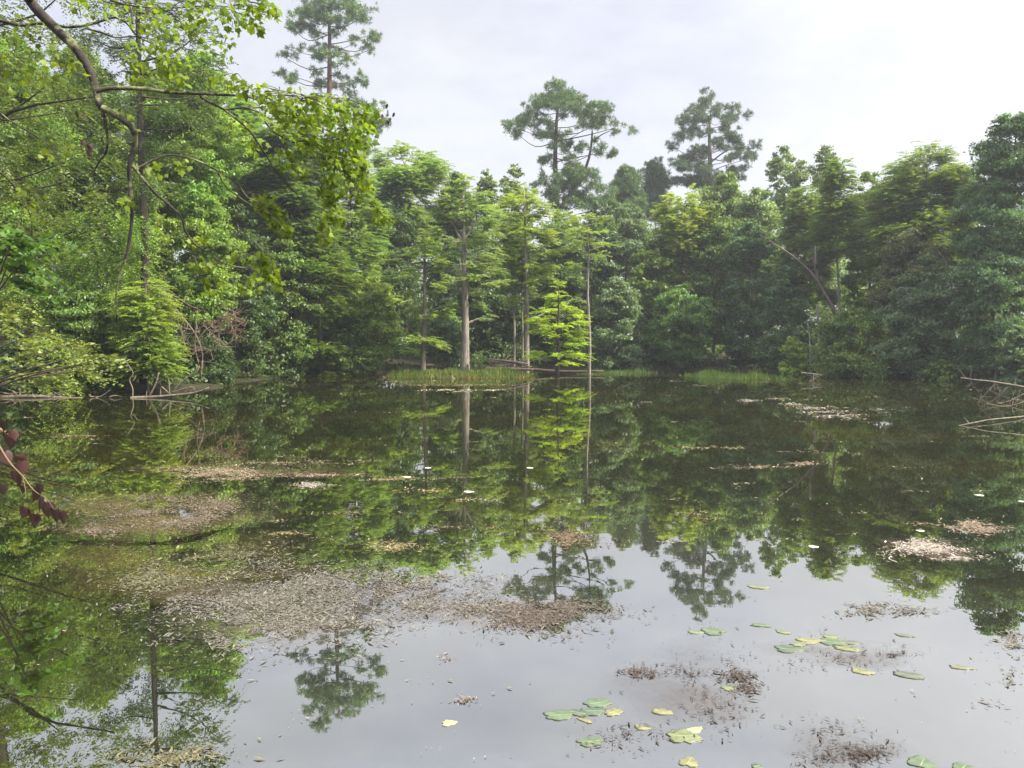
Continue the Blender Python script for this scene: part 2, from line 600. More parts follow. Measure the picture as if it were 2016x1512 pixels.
def build_tree(name, label, cat, base, trunk_pts, r0, r1, clumps, foliage, col, bark, leaf=0.15, k=0.42, limbs=0.55, group=None, fscale=1.0,
               flare=1.0, mat=None, extra=None, sides=8):
    o = root(name, base, label, cat, group)
    T = Tubes()
    tp = np.asarray(trunk_pts, float)
    n = len(tp)
    rad = np.linspace(r0, r1, n)
    if flare > 1:
        tp = np.vstack([tp[0], tp[0] * 0.88 + tp[1] * 0.12, tp[0] * 0.72 + tp[1] * 0.28, tp[1:]])
        rad = np.concatenate([[r0 * flare, r0 * (1 + (flare - 1) * 0.45), r0 * 1.06], np.linspace(r0, r1, n)[1:]])
    T.add(tp, rad, sides, 3)
    zs = tp[:, 2]
    if limbs and clumps is not None:
        for c in clumps:
            if rng.random() > limbs:
                continue
            dx = math.hypot(c[0] - tp[-1][0], c[1] - tp[-1][1])
            z0 = np.clip(c[2] - 0.22 * dx - 0.1, zs[0] + 0.3 * (zs[-1] - zs[0]), zs[-1])
            u = np.interp(z0, zs, np.arange(len(zs))) if zs[-1] > zs[0] else 0
            i = int(min(u, len(zs) - 2))
            a = tp[i] + (tp[i + 1] - tp[i]) * (u - i)
            b = c[:3]
            mid = (a + b) / 2 + np.array([0, 0, -0.08 * dx]) + rng.normal(size=3) * 0.06 * (dx + 0.2)
            rb = max(0.01, min(r0 * 0.3, 0.012 + 0.011 * dx))
            T.add([a, mid, b], [rb, rb * 0.7, rb * 0.3], 5, 3, False)
    if extra:
        for pts, ra, rb in extra:
            T.add(pts, np.linspace(ra, rb, len(pts)), 6, 3)
    link('trunk', T.mesh('trunk', M_BARK), o, bark)
    if clumps is not None:
        if foliage == 'broad':
            me = broad_leaves('crown', clumps, leaf, leaf * 0.5, k, mat or M_LEAF)
        elif foliage == 'sprig':
            me = feather_leaves('crown', clumps, np.array([tp[-1][0], tp[-1][1], 0]), k, mat or M_GLOSSY, 1.0, 0.55, (leaf, leaf * 0.34), 11, 0.75, (0.25, 0.65), 1.1)
        elif foliage == 'feather':
            me = feather_leaves('crown', clumps, np.array([tp[-1][0], tp[-1][1], 0]), k, mat or M_FEATHER, fscale)
        else:
            cj = np.repeat(clumps, 7, 0)
            cj[:, :3] += rng.normal(size=(len(cj), 3)) * cj[:, 3:6] * np.array([0.75, 0.75, 0.7])
            cj[:, 3:6] *= rng.uniform(0.25, 0.7, (len(cj), 1)) * np.array([1, 1, 1.35])
            me, c0 = needle_tufts('crown', cj, k * 0.8, mat or M_NEEDLE)
        link('crown', me, o, col)
    return o


NTREE = [0]


def auto_tree(name, label, px, top, bot, hw, D, shape, fol, col, bark='grey', cat='tree', tr=0.11, dens=1.0, leaf=None, k=None, group=None, lean=0.0,
              rs=1.0, flare=1.0, limbs=0.5, ground=None, mat=None):
    cl = auto_clumps(px, top, bot, hw, D, shape, dens, rs)
    s = pxm(D)
    x0 = P(px, HOR, D)[0]
    z0 = gz(x0, D) if ground is None else ground
    zt = P(px, top, D)[2]
    H = zt - z0
    wv = rng.normal(size=2) * 0.012 * H
    tp = [(x0 - lean * H * 0.5, D, z0 - 0.25), (x0 - lean * H * .2 + wv[0], D, z0 + H * 0.33), (x0 + wv[1], D, z0 + H * 0.65), (x0, D, z0 + H * 0.93)]
    if leaf is None:
        leaf = float(np.clip(0.0042 * D, 0.09, 0.26))
    if k is None:
        k = 0.62 if fol == 'broad' else (1.7 if fol == 'sprig' else 1.9)
    fs = float(np.clip(D / 40, 0.8, 1.5))
    return build_tree(name, label, cat, (x0, D, z0), tp, tr, 0.02, cl, fol, C[col] if isinstance(col, str) else col, BARK[bark], leaf, k, limbs, group, fs, flare, mat)


def hero(name, label, px, D, trunk_px, r0, r1, spec, fol, col, bark, depth, k, leaf=0.15, flare=1.0, limbs=0.8, fscale=1.0, base_z=None, extra=None, group=None):
    cl = px_clumps(spec, D, depth)
    if fol == 'feather':
        cl = np.repeat(cl, 2, 0)
        cl[:, :3] += rng.normal(size=(len(cl), 3)) * cl[:, 3:6] * np.array([0.35, 0.35, 0.4])
        cl[:, 3:6] *= rng.uniform(0.5, 0.95, (len(cl), 1))
    tp = [P(a, b, D) for a, b in trunk_px]
    x0 = tp[0][0]
    z0 = gz(x0, D) if base_z is None else base_z
    tp[0][2] = z0 - 0.3
    ex = [([P(a, b, D + dd) for a, b, dd in pts], ra, rb) for pts, ra, rb in (extra or [])]
    return build_tree(name, label, 'tree', (x0, D, z0), tp, r0, r1, cl, fol, C[col] if isinstance(col, str) else col, BARK[bark], leaf, k, limbs, group, fscale, flare, None, ex)


# ---- tall pines
hero('pine_tree', 'tallest pine with open layered branches rising behind the maple leaves, its top beyond the frame', 648, 71,
     [(650, 720), (648, 450), (648, 222), (649, 95), (648, 40), (650, -22)], 0.36, 0.06,
     [(648, -20, 30, 14), (612, 0, 22, 12), (690, 2, 24, 12), (640, 14, 36, 12), (588, 25, 15, 9), (612, 38, 26, 12), (580, 38, 11, 8), (575, 55, 11, 7),
      (605, 58, 20, 6), (695, 22, 22, 9), (718, 28, 11, 9), (677, 44, 16, 8), (640, 36, 18, 10), (665, 64, 12, 7), (705, 78, 14, 8), (735, 68, 9, 9), (742, 80, 10, 7),
      (728, 98, 10, 6), (555, 110, 11, 8), (587, 102, 12, 9), (613, 104, 10, 8), (630, 108, 15, 9), (648, 98, 16, 7), (668, 108, 16, 10), (677, 125, 13, 8),
      (709, 150, 7, 8), (715, 162, 5, 6), (665, 160, 20, 8), (685, 166, 12, 9), (690, 184, 8, 7), (562, 147, 11, 6), (576, 150, 6, 6), (570, 162, 6, 6),
      (620, 145, 8, 6), (628, 165, 8, 8), (698, 205, 18, 8), (730, 214, 14, 8), (748, 238, 18, 11), (742, 260, 14, 8), (708, 258, 14, 10), (690, 290, 20, 12),
      (610, 250, 22, 12), (640, 290, 26, 12), (720, 300, 20, 10)],
     'needle', 'pine', 'red', 1.6, 1.3)
hero('pine_tree', 'broad pine with two stems and a rounded top standing above the pale cypresses', 1095, 71,
     [(1098, 720), (1097, 560), (1096, 453), (1093, 314), (1096, 239), (1099, 190)], 0.42, 0.06,
     [(1099, 184, 34, 13), (1082, 200, 24, 11), (1122, 200, 24, 12), (1048, 210, 13, 9), (1098, 212, 30, 10), (1010, 250, 16, 10), (1030, 246, 17, 10), (1050, 255, 18, 11),
      (1075, 262, 18, 10), (1060, 233, 22, 8), (1100, 266, 20, 11), (1020, 265, 12, 8), (1165, 228, 26, 13), (1160, 212, 24, 9), (1186, 222, 13, 9), (1154, 252, 16, 11), (1180, 240, 14, 8),
      (1211, 252, 16, 8), (1188, 290, 17, 9), (1197, 300, 12, 7), (1093, 298, 17, 10), (1127, 297, 22, 9), (1134, 324, 26, 9), (1071, 314, 12, 8),
      (1085, 350, 20, 12), (1112, 345, 22, 12), (1142, 345, 24, 12), (1167, 345, 18, 10), (1085, 376, 25, 12), (1120, 375, 27, 13), (1155, 376, 27, 13),
      (1182, 385, 22, 12), (1100, 397, 26, 9), (1200, 400, 22, 9), (1140, 400, 26, 9)],
     'needle', 'pine', 'brown', 1.8, 1.5,
     extra=[([(1096, 420, 0), (1130, 370, 0.4), (1155, 325, 0.6), (1164, 285, 0.6), (1166, 250, 0.6), (1164, 215, 0.6)], 0.2, 0.05),
            ([(1100, 436, -0.2), (1112, 424, -0.4), (1128, 417, -0.5)], 0.13, 0.1),
            ([(1166, 278, 0.6), (1185, 265, 0.3), (1200, 258, 0.2), (1212, 250, 0.2)], 0.06, 0.02)])
hero('pine_tree', 'hazy round crowned pine rising alone over the wood under the brightest sky', 1398, 78,
     [(1400, 720), (1400, 520), (1399, 370), (1397, 287), (1397, 253), (1401, 205)], 0.36, 0.06,
     [(1402, 198, 20, 11), (1377, 217, 19, 11), (1427, 214, 17, 11), (1455, 231, 16, 12), (1354, 237, 17, 12), (1393, 232, 26, 12), (1420, 238, 22, 12), (1332, 270, 14, 13),
      (1356, 260, 17, 11), (1380, 258, 16, 9), (1440, 252, 16, 9), (1324, 285, 10, 8), (1395, 297, 30, 9), (1438, 275, 19, 9), (1460, 287, 19, 9), (1484, 288, 9, 10), (1360, 309, 24, 9),
      (1349, 326, 28, 10), (1454, 309, 20, 8), (1474, 312, 13, 7), (1380, 330, 16, 8), (1357, 352, 34, 10), (1420, 356, 28, 10), (1450, 345, 22, 8)],
     'needle', (0.095, 0.15, 0.065), 'grey', 1.8, 1.4,
     extra=[([(1399, 340, 0), (1385, 325, 0), (1375, 310, 0), (1362, 300, 0)], 0.1, 0.03), ([(1399, 320, 0), (1425, 300, 0), (1450, 290, 0), (1475, 288, 0)], 0.1, 0.03)])
auto_tree('pine_tree', 'small far pine tip between the two big pines, nearer the two stemmed one', 1232, 330, 430, 34, 76, 'dome', 'needle', 'pine', 'grey', k=1.1, dens=0.7)
auto_tree('pine_tree', 'small far pine tip just left of the hazy round crowned pine', 1288, 320, 420, 34, 80, 'cone', 'needle', (0.095, 0.15, 0.065), 'grey', k=0.8, dens=0.8)

# ---- cypresses of the grassy islet and its shore
hero('cypress_tree', 'cypress with low flat sprays and dark wet foot at the left of the grassy islet', 832, 38.6,
     [(832, 740), (833, 690), (836, 600), (836, 520), (838, 470)], 0.15, 0.03,
     [(845, 672, 42, 7), (822, 690, 26, 6), (868, 680, 16, 6), (850, 622, 42, 9), (815, 612, 28, 8), (880, 612, 16, 7), (820, 576, 36, 8), (790, 590, 20, 7), (860, 560, 22, 9),
      (800, 550, 26, 9), (840, 535, 30, 10), (790, 512, 26, 10), (820, 500, 28, 11), (850, 495, 26, 11), (835, 478, 20, 11), (812, 486, 16, 8), (870, 520, 15, 8), (775, 498, 14, 6), (838, 458, 12, 8)],
     'feather', (0.25, 0.37, 0.09), 'grey', 0.8, 3.2, flare=1.35, limbs=1.0)
hero('cypress_tree', 'stout swollen based cypress with grey trunk in the middle of the grassy islet', 915, 39,
     [(915, 740), (916, 680), (916, 600), (914, 520), (912, 440), (912, 370)], 0.24, 0.04,
     [(912, 358, 16, 12), (900, 375, 22, 13), (930, 380, 22, 13), (890, 400, 24, 14), (922, 402, 30, 14), (950, 410, 22, 13), (880, 428, 26, 14), (915, 432, 30, 14), (948, 440, 26, 14), (972, 430, 12, 10),
      (870, 458, 24, 13), (900, 465, 30, 14), (940, 468, 30, 14), (968, 462, 16, 11), (880, 495, 28, 13), (918, 500, 30, 13), (955, 502, 24, 12), (975, 495, 12, 9), (870, 522, 22, 11), (935, 530, 32, 11), (965, 538, 20, 10),
      (905, 545, 26, 10), (950, 560, 22, 9), (880, 560, 22, 9), (945, 600, 24, 9), (925, 578, 20, 8), (890, 600, 18, 8), (952, 625, 22, 7)],
     'feather', (0.25, 0.36, 0.13), 'pale', 1.0, 3.2, flare=1.9, limbs=0.9,
     extra=[([(914, 470, 0), (930, 450, 0.1), (940, 425, 0.2)], 0.07, 0.03), ([(914, 480, 0), (898, 455, -0.1), (892, 430, -0.2)], 0.07, 0.03)])
cl3 = [(1030, 362, 10, 10), (1022, 380, 20, 12), (1042, 385, 20, 12), (1012, 402, 24, 12), (1040, 405, 26, 12), (1060, 410, 18, 10), (1002, 428, 22, 12), (1030, 430, 28, 12), (1062, 432, 24, 12), (1000, 458, 22, 12),
       (1030, 460, 30, 12), (1066, 462, 26, 11), (1085, 470, 14, 8), (1010, 490, 26, 11), (1048, 492, 30, 11), (1080, 498, 20, 9), (1005, 520, 22, 10), (1045, 525, 30, 10), (1078, 530, 24, 9), (1060, 555, 30, 9), (1012, 555, 20, 9),
       (1085, 560, 16, 8), (1058, 585, 26, 8), (1020, 590, 18, 8), (1070, 610, 24, 8), (1030, 625, 18, 7), (1056, 640, 20, 7)]
hero('cypress_tree', 'tall pointed yellowish cypress with pale straight trunk beside the brush pile', 1036, 42,
     [(1036, 730), (1037, 650), (1037, 560), (1034, 470), (1032, 380)], 0.17, 0.03, cl3, 'feather', (0.27, 0.36, 0.08), 'pale', 0.9, 2.8, flare=1.5, limbs=0.9)
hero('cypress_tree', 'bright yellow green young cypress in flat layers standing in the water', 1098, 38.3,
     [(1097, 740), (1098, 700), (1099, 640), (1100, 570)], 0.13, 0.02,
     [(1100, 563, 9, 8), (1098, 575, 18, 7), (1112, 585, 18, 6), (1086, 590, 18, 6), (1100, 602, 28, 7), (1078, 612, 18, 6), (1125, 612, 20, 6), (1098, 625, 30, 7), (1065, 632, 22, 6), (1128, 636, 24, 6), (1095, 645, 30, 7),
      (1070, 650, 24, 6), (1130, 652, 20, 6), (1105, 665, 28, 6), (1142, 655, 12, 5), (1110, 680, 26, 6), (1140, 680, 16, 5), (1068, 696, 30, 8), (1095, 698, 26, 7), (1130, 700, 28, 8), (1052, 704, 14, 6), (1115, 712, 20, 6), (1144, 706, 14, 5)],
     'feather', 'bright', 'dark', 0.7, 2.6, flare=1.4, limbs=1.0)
hero('cypress_tree', 'slender flat topped cypress with a long bare trunk right of the bright young one', 1158, 40,
     [(1159, 735), (1161, 660), (1157, 580), (1159, 500), (1155, 430)], 0.09, 0.025,
     [(1156, 422, 20, 8), (1140, 435, 18, 8), (1172, 436, 18, 8), (1157, 450, 30, 9), (1135, 462, 18, 7), (1180, 462, 20, 7), (1160, 478, 30, 8), (1130, 490, 20, 6), (1188, 482, 16, 6), (1165, 496, 26, 7), (1130, 520, 16, 6), (1140, 545, 14, 5),
      (1150, 588, 14, 4)],
     'feather', (0.25, 0.35, 0.09), 'pale', 0.7, 2.4, flare=1.6, limbs=0.9)
auto_tree('cypress_tree', 'thin pale trunk standing left of the tall pointed cypress, its crown hidden behind it', 1011, 420, 560, 26, 43.5, 'cone', 'feather', 'cyp', 'pale', tr=0.09)
auto_tree('cypress_tree', 'second slim pale trunk tight against the tall pointed cypress', 1028, 470, 600, 24, 43.0, 'cone', 'feather', 'cyp', 'pale', tr=0.08)

# ---- the wood behind, table of (name, label, px, top, bottom, half width, distance, shape, foliage, colour, options)
ROWS = [
    # centre left
    ('cypress_tree', 'wide flat topped cypress with dark trunk against the sky behind the islet', 800, 290, 470, 78, 52, 'flat', 'feather', 'cyp', dict(tr=0.17, bark='brown', dens=0.75)),
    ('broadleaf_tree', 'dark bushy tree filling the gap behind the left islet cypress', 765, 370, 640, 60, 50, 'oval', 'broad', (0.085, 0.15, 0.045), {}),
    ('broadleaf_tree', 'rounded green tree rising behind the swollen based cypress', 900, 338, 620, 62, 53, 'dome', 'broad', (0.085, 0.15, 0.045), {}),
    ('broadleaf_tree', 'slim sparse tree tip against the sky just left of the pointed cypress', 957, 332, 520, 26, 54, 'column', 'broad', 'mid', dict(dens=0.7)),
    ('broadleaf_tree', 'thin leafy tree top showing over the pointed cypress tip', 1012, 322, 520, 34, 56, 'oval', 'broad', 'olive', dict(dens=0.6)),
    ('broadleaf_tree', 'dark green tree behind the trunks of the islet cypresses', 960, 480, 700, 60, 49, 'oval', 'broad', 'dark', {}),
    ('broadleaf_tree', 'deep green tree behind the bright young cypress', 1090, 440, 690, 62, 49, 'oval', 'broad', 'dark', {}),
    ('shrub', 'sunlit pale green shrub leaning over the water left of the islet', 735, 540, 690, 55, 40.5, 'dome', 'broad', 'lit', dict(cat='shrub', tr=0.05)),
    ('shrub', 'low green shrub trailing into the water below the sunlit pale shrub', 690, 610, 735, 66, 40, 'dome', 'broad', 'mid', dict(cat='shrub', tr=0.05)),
    ('shrub', 'small whitish leaved shrub on the dark bank behind the swollen based cypress', 880, 610, 705, 40, 45.5, 'oval', 'broad', 'grey', dict(cat='shrub', tr=0.04)),
    ('cypress_tree', 'feathery cypress with thin dark trunk between the maple leaves and the flat topped one', 690, 300, 600, 58, 46, 'column', 'feather', 'cyp', dict(tr=0.13, bark='brown')),
    ('cypress_tree', 'dense drooping feathery tree at the bend of the left bank', 632, 440, 735, 62, 39.5, 'column', 'feather', 'mid', dict(tr=0.12, dens=1.2)),
    ('cypress_tree', 'big soft pale feathery tree under the hanging maple leaves', 572, 222, 520, 84, 40, 'oval', 'feather', (0.16, 0.25, 0.07), dict(tr=0.18, dens=1.1)),
    ('broadleaf_tree', 'shaded green tree below the big soft feathery tree', 560, 470, 735, 66, 38, 'oval', 'broad', 'mid', {}),
    # left bank
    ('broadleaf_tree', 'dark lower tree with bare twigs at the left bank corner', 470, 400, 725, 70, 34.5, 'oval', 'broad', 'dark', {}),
    ('cypress_tree', 'pale feathery tree with grey trunk behind the hanging dark twig', 335, 130, 420, 88, 36, 'oval', 'feather', 'pale', dict(tr=0.16)),
    ('cypress_tree', 'pale green feathery tree in the middle of the left bank above the dead tangle', 455, 180, 430, 76, 42, 'dome', 'feather', 'cyp', dict(tr=0.14)),
    ('broadleaf_tree', 'leafy green tree above the dead grey tangle', 395, 360, 640, 74, 31, 'oval', 'broad', 'fresh', {}),
    ('shrub', 'light green feathery shrub sunlit above the floating dead log', 290, 545, 730, 55, 25.5, 'dome', 'feather', (0.27, 0.37, 0.08), dict(cat='shrub', tr=0.05, dens=1.2)),
    ('shrub', 'deep shaded green shrub low on the left bank between the two sunlit shrubs', 165, 560, 720, 70, 25.5, 'dome', 'broad', 'mid', dict(cat='shrub', tr=0.05)),
    ('broadleaf_tree', 'mid green bushy tree on the left bank behind the hanging black twig', 210, 390, 620, 90, 26.8, 'oval', 'sprig', 'fresh', dict(mat=M_GLOSSY)),
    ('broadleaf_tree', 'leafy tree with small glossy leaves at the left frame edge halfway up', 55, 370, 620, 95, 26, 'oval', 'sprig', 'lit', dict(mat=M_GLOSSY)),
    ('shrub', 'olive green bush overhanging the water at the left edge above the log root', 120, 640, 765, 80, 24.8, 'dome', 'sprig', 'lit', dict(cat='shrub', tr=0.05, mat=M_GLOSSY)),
    ('broadleaf_tree', 'tall leafy tree behind the layered oak at upper left, right of its trunk', 390, 95, 420, 84, 33, 'oval', 'broad', 'fresh', dict(tr=0.16)),
    ('broadleaf_tree', 'tall leafy tree behind the layered oak at upper left, left of its trunk', 150, 90, 430, 120, 31, 'dome', 'broad', 'mid', dict(tr=0.16)),
    ('broadleaf_tree', 'broad green tree rising behind the willow leaved oak at the left frame edge', 20, 60, 480, 110, 26, 'oval', 'broad', 'fresh', dict(tr=0.16)),
    ('broadleaf_tree', 'green tree behind the hanging dark twig on the left bank', 255, 300, 560, 80, 29.5, 'oval', 'broad', 'lit', {}),
    ('broadleaf_tree', 'dark green tree between the pale feathery trees of the left bank', 510, 300, 560, 70, 43, 'oval', 'broad', 'mid', {}),
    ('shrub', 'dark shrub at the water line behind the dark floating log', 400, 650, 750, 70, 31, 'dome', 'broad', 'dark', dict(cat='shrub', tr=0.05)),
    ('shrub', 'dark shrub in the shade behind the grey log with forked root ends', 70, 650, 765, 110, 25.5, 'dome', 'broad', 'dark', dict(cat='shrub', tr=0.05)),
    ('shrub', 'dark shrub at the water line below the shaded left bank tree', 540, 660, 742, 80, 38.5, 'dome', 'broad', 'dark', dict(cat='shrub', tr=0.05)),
    # centre right
    ('broadleaf_tree', 'dark green tree filling the gap behind the slender cypress', 1180, 395, 640, 48, 55, 'oval', 'broad', (0.085, 0.15, 0.045), {}),
    ('broadleaf_tree', 'hazy grey green tree left of the yellow tinged cypress', 1235, 400, 620, 52, 56, 'oval', 'broad', 'grey', dict(dens=0.8)),
    ('broadleaf_tree', 'bluish green bush with pale twigs on the far bank right of the slender cypress', 1215, 545, 725, 58, 46.8, 'dome', 'broad', 'grey', {}),
    ('cypress_tree', 'yellow tinged tall cypress at the middle of the right hand wood', 1345, 375, 540, 48, 50, 'flat', 'feather', 'yel', dict(tr=0.15, bark='grey')),
    ('broadleaf_tree', 'fresh green low tree with bare stems in shade on the far right bank', 1340, 560, 700, 70, 46.4, 'oval', 'broad', (0.12, 0.23, 0.045), dict(tr=0.08, rs=0.75)),
    ('broadleaf_tree', 'green tree standing behind the fresh green low tree', 1290, 470, 640, 50, 49.5, 'oval', 'broad', 'mid', {}),
    ('broadleaf_tree', 'glossy dark green tree right of the yellow tinged cypress', 1405, 400, 660, 52, 49, 'oval', 'broad', 'mid', {}),
    ('broadleaf_tree', 'dark rounded tree beneath the hazy round crowned pine', 1420, 340, 560, 70, 58, 'dome', 'broad', 'mid', {}),
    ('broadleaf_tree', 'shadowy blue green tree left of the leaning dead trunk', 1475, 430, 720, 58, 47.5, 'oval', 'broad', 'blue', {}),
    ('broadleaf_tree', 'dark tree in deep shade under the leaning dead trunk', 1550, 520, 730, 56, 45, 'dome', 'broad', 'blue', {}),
    ('broadleaf_tree', 'thin see through tree tip on the skyline right of the hazy pine', 1545, 288, 430, 42, 60, 'oval', 'broad', 'olive', dict(dens=0.6)),
    ('broadleaf_tree', 'second thin see through tree tip on the right skyline', 1625, 288, 430, 44, 60, 'dome', 'broad', 'olive', dict(dens=0.6)),
    ('broadleaf_tree', 'smooth pale green tree between the hazy pine and the leaning dead trunk', 1490, 365, 540, 60, 54, 'dome', 'broad', 'pale', {}),
    ('cypress_tree', 'feathery pale cypress crossed by the leaning dead trunk', 1582, 365, 580, 54, 46, 'cone', 'feather', 'pale', dict(tr=0.13)),
    ('cypress_tree', 'pointed dark cypress with a thin pale bare trunk on the right', 1652, 315, 500, 48, 43, 'cone', 'feather', 'mid', dict(tr=0.085, bark='pale')),
    ('broadleaf_tree', 'narrow green tree right of the pointed dark cypress', 1712, 335, 600, 50, 45, 'column', 'broad', 'mid', {}),
    ('cypress_tree', 'broad yellow green layered tree on the right skyline', 1815, 282, 520, 95, 40, 'dome', 'feather', 'olive', dict(tr=0.18, dens=1.1)),
    ('broadleaf_tree', 'reddish flecked dull green tree in front of the broad layered one', 1790, 450, 610, 70, 37.5, 'oval', 'broad', (0.13, 0.15, 0.06), {}),
    ('broadleaf_tree', 'grey green leafy tree leaning out over the right bank', 1815, 500, 735, 84, 36.5, 'dome', 'broad', 'grey', dict(tr=0.1)),
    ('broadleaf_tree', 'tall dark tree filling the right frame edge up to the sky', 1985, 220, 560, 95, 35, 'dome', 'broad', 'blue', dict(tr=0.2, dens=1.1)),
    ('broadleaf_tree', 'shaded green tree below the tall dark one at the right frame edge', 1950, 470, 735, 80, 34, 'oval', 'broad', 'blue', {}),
    ('shrub', 'wide dense green shrub spilling over the right bank', 1680, 605, 752, 88, 38.5, 'dome', 'broad', 'mid', dict(cat='shrub', tr=0.05)),
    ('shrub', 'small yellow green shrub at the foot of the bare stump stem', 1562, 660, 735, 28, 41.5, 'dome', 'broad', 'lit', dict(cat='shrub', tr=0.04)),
    ('shrub', 'little dark bush in front of the black hollow on the right bank', 1852, 705, 752, 36, 34.5, 'dome', 'broad', 'mid', dict(cat='shrub', tr=0.03)),
    ('shrub', 'grey green shrub cut by the right frame edge above the bare fallen limb', 2005, 640, 760, 48, 31, 'dome', 'broad', 'grey', dict(cat='shrub', tr=0.04)),
]
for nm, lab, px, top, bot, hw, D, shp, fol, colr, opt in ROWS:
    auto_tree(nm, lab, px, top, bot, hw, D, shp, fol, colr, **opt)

# ---- big near trees of the left bank
hero('broadleaf_tree', 'large left bank oak with brown trunk, layered dark foliage and sky gaps at upper left', 284, 27,
     [(284, 760), (285, 640), (286, 500), (282, 380), (275, 220), (272, 80), (270, -80)], 0.19, 0.06,
     [(180, 330, 60, 30), (250, 290, 60, 28), (330, 300, 50, 26), (150, 250, 60, 28), (230, 220, 60, 24), (320, 220, 50, 24), (390, 240, 36, 20), (190, 160, 60, 24), (290, 150, 50, 22), (370, 150, 48, 22), (420, 120, 30, 18),
      (240, 90, 56, 22), (340, 80, 50, 22), (400, 60, 30, 16), (180, 70, 40, 20), (300, 20, 50, 20), (220, 10, 50, 20), (370, -10, 40, 18), (280, -50, 60, 22), (200, -60, 50, 20), (340, -70, 50, 20), (120, 330, 50, 26), (300, 370, 46, 22), (220, 400, 50, 22), (430, 180, 24, 14),
      (340, 120, 30, 16), (410, 200, 30, 14)],
     'sprig', (0.08, 0.135, 0.03), 'dark', 1.8, 2.2, leaf=0.14, limbs=0.5)
hero('broadleaf_tree', 'willow leaved oak with dense glossy hanging foliage filling the left frame edge', 20, 18,
     [(-110, 900), (-112, 640), (-100, 400), (-60, 200), (-40, 40), (-30, -100)], 0.28, 0.08,
     [(20, 130, 60, 40), (90, 170, 50, 34), (130, 220, 50, 36), (40, 220, 60, 40), (-40, 200, 60, 50), (80, 280, 60, 36), (20, 310, 60, 36), (150, 310, 46, 30), (110, 360, 50, 34), (40, 390, 56, 34), (170, 390, 44, 28), (-40, 330, 60, 50), (10, 40, 50, 30),
      (80, 60, 50, 26), (140, 110, 44, 28), (30, -40, 60, 34), (120, -10, 44, 24), (200, 330, 36, 26), (210, 270, 36, 24), (90, 440, 56, 30), (170, 450, 40, 26), (20, 470, 56, 30), (-40, 450, 60, 40), (190, 190, 36, 24), (-60, 60, 60, 50)],
     'sprig', (0.12, 0.175, 0.034), 'dark', 1.6, 2.6, leaf=0.11, limbs=0.45)


def leaf_bush(name, label, spec, D, depth, col, leaf, wr, k, base_px, cat='shrub'):
    cl = px_clumps(spec, D, depth)
    b = P(*base_px, D)
    z0 = gz(b[0], D)
    o = root(name, (b[0], D, z0), label, cat)
    T = Tubes()
    for c in cl:
        p0 = np.array([b[0], D, z0 - 0.1]) + rng.normal(size=3) * np.array([0.25, 0.25, 0])
        mid = (p0 + c[:3]) / 2 + np.array([0, 0, 0.25])
        T.add([p0, mid, c[:3], c[:3] + (c[:3] - mid) * 0.3], [0.03, 0.02, 0.01, 0.004], 5, 4, False)
    link('stem', T.mesh('stem', M_TWIG), o, (0.13, 0.1, 0.075))
    cj = np.repeat(cl, 3, 0)
    cj[:, :3] += rng.normal(size=(len(cj), 3)) * cj[:, 3:6] * 0.7
    cj[:, 3:6] *= rng.uniform(0.35, 0.7, (len(cj), 1))
    link('foliage', feather_leaves('foliage', cj, np.array([b[0], b[1], 0]), k * 5.0, M_GLOSSY, 1.0, 0.5, (leaf, leaf * wr), 11, 0.8, (0.3, 0.7), 0.9), o, col)


leaf_bush('shrub', 'sunlit big leaved bush reaching over the water at the left frame edge',
          [(20, 640, 36, 18), (60, 660, 36, 18), (20, 690, 36, 18), (100, 690, 36, 16), (60, 720, 40, 16), (140, 705, 30, 14), (170, 715, 24, 12), (200, 712, 16, 9), (110, 735, 28, 13), (20, 745, 36, 14), (-30, 670, 50, 40), (60, 755, 30, 11), (150, 730, 22, 9), (0, 610, 26, 16)],
          15.5, 0.7, (0.2, 0.25, 0.06), 0.15, 0.42, 0.36, (-190, 700))
leaf_bush('shrub', 'big pale leaves of a near shrub at the left frame edge below the oak',
          [(10, 500, 24, 20), (30, 530, 20, 18), (0, 560, 26, 22), (-40, 520, 40, 40), (25, 470, 18, 16)],
          11, 0.4, (0.09, 0.19, 0.035), 0.17, 0.6, 0.3, (-150, 600))

# ---- undergrowth and far wood (masses nobody could count)
seg = [(i, i + 1) for i in range(5, 21)]
uc = []
for i, j in seg:
    a, b = POND[i], POND[j]
    e = b - a
    ln = np.linalg.norm(e)
    nrm = np.array([-e[1], e[0]]) / ln
    for q in range(int(ln * 12)):
        t, dd = rng.random(), rng.random() ** 1.1 * 11 + 0.1
        p = a + e * t + nrm * dd
        if pond_sd(np.array([p[0]]), np.array([p[1]]))[0] < 0.06:
            p = a + e * t - nrm * dd
        if pond_sd(np.array([p[0]]), np.array([p[1]]))[0] < 0.06:
            continue
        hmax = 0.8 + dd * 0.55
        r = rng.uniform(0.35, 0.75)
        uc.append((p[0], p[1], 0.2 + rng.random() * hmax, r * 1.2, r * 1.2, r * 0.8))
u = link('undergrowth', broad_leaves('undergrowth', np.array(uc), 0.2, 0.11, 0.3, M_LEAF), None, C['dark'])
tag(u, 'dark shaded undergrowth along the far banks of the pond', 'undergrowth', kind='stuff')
fc = []
for q in range(1900):
    a = rng.uniform(-0.85, 0.85)
    D = rng.uniform(56, 84)
    r = rng.uniform(0.9, 1.7)
    fc.append((math.tan(a) * D, D, 11.5 * rng.random() ** 1.15 + 0.3, r * 1.2, r * 1.2, r))
u = link('woods', broad_leaves('woods', np.array(fc), 0.34, 0.2, 0.22, M_LEAF), None, C['mid'])
tag(u, 'far wood closing the view behind the shoreline trees', 'woods', kind='stuff')


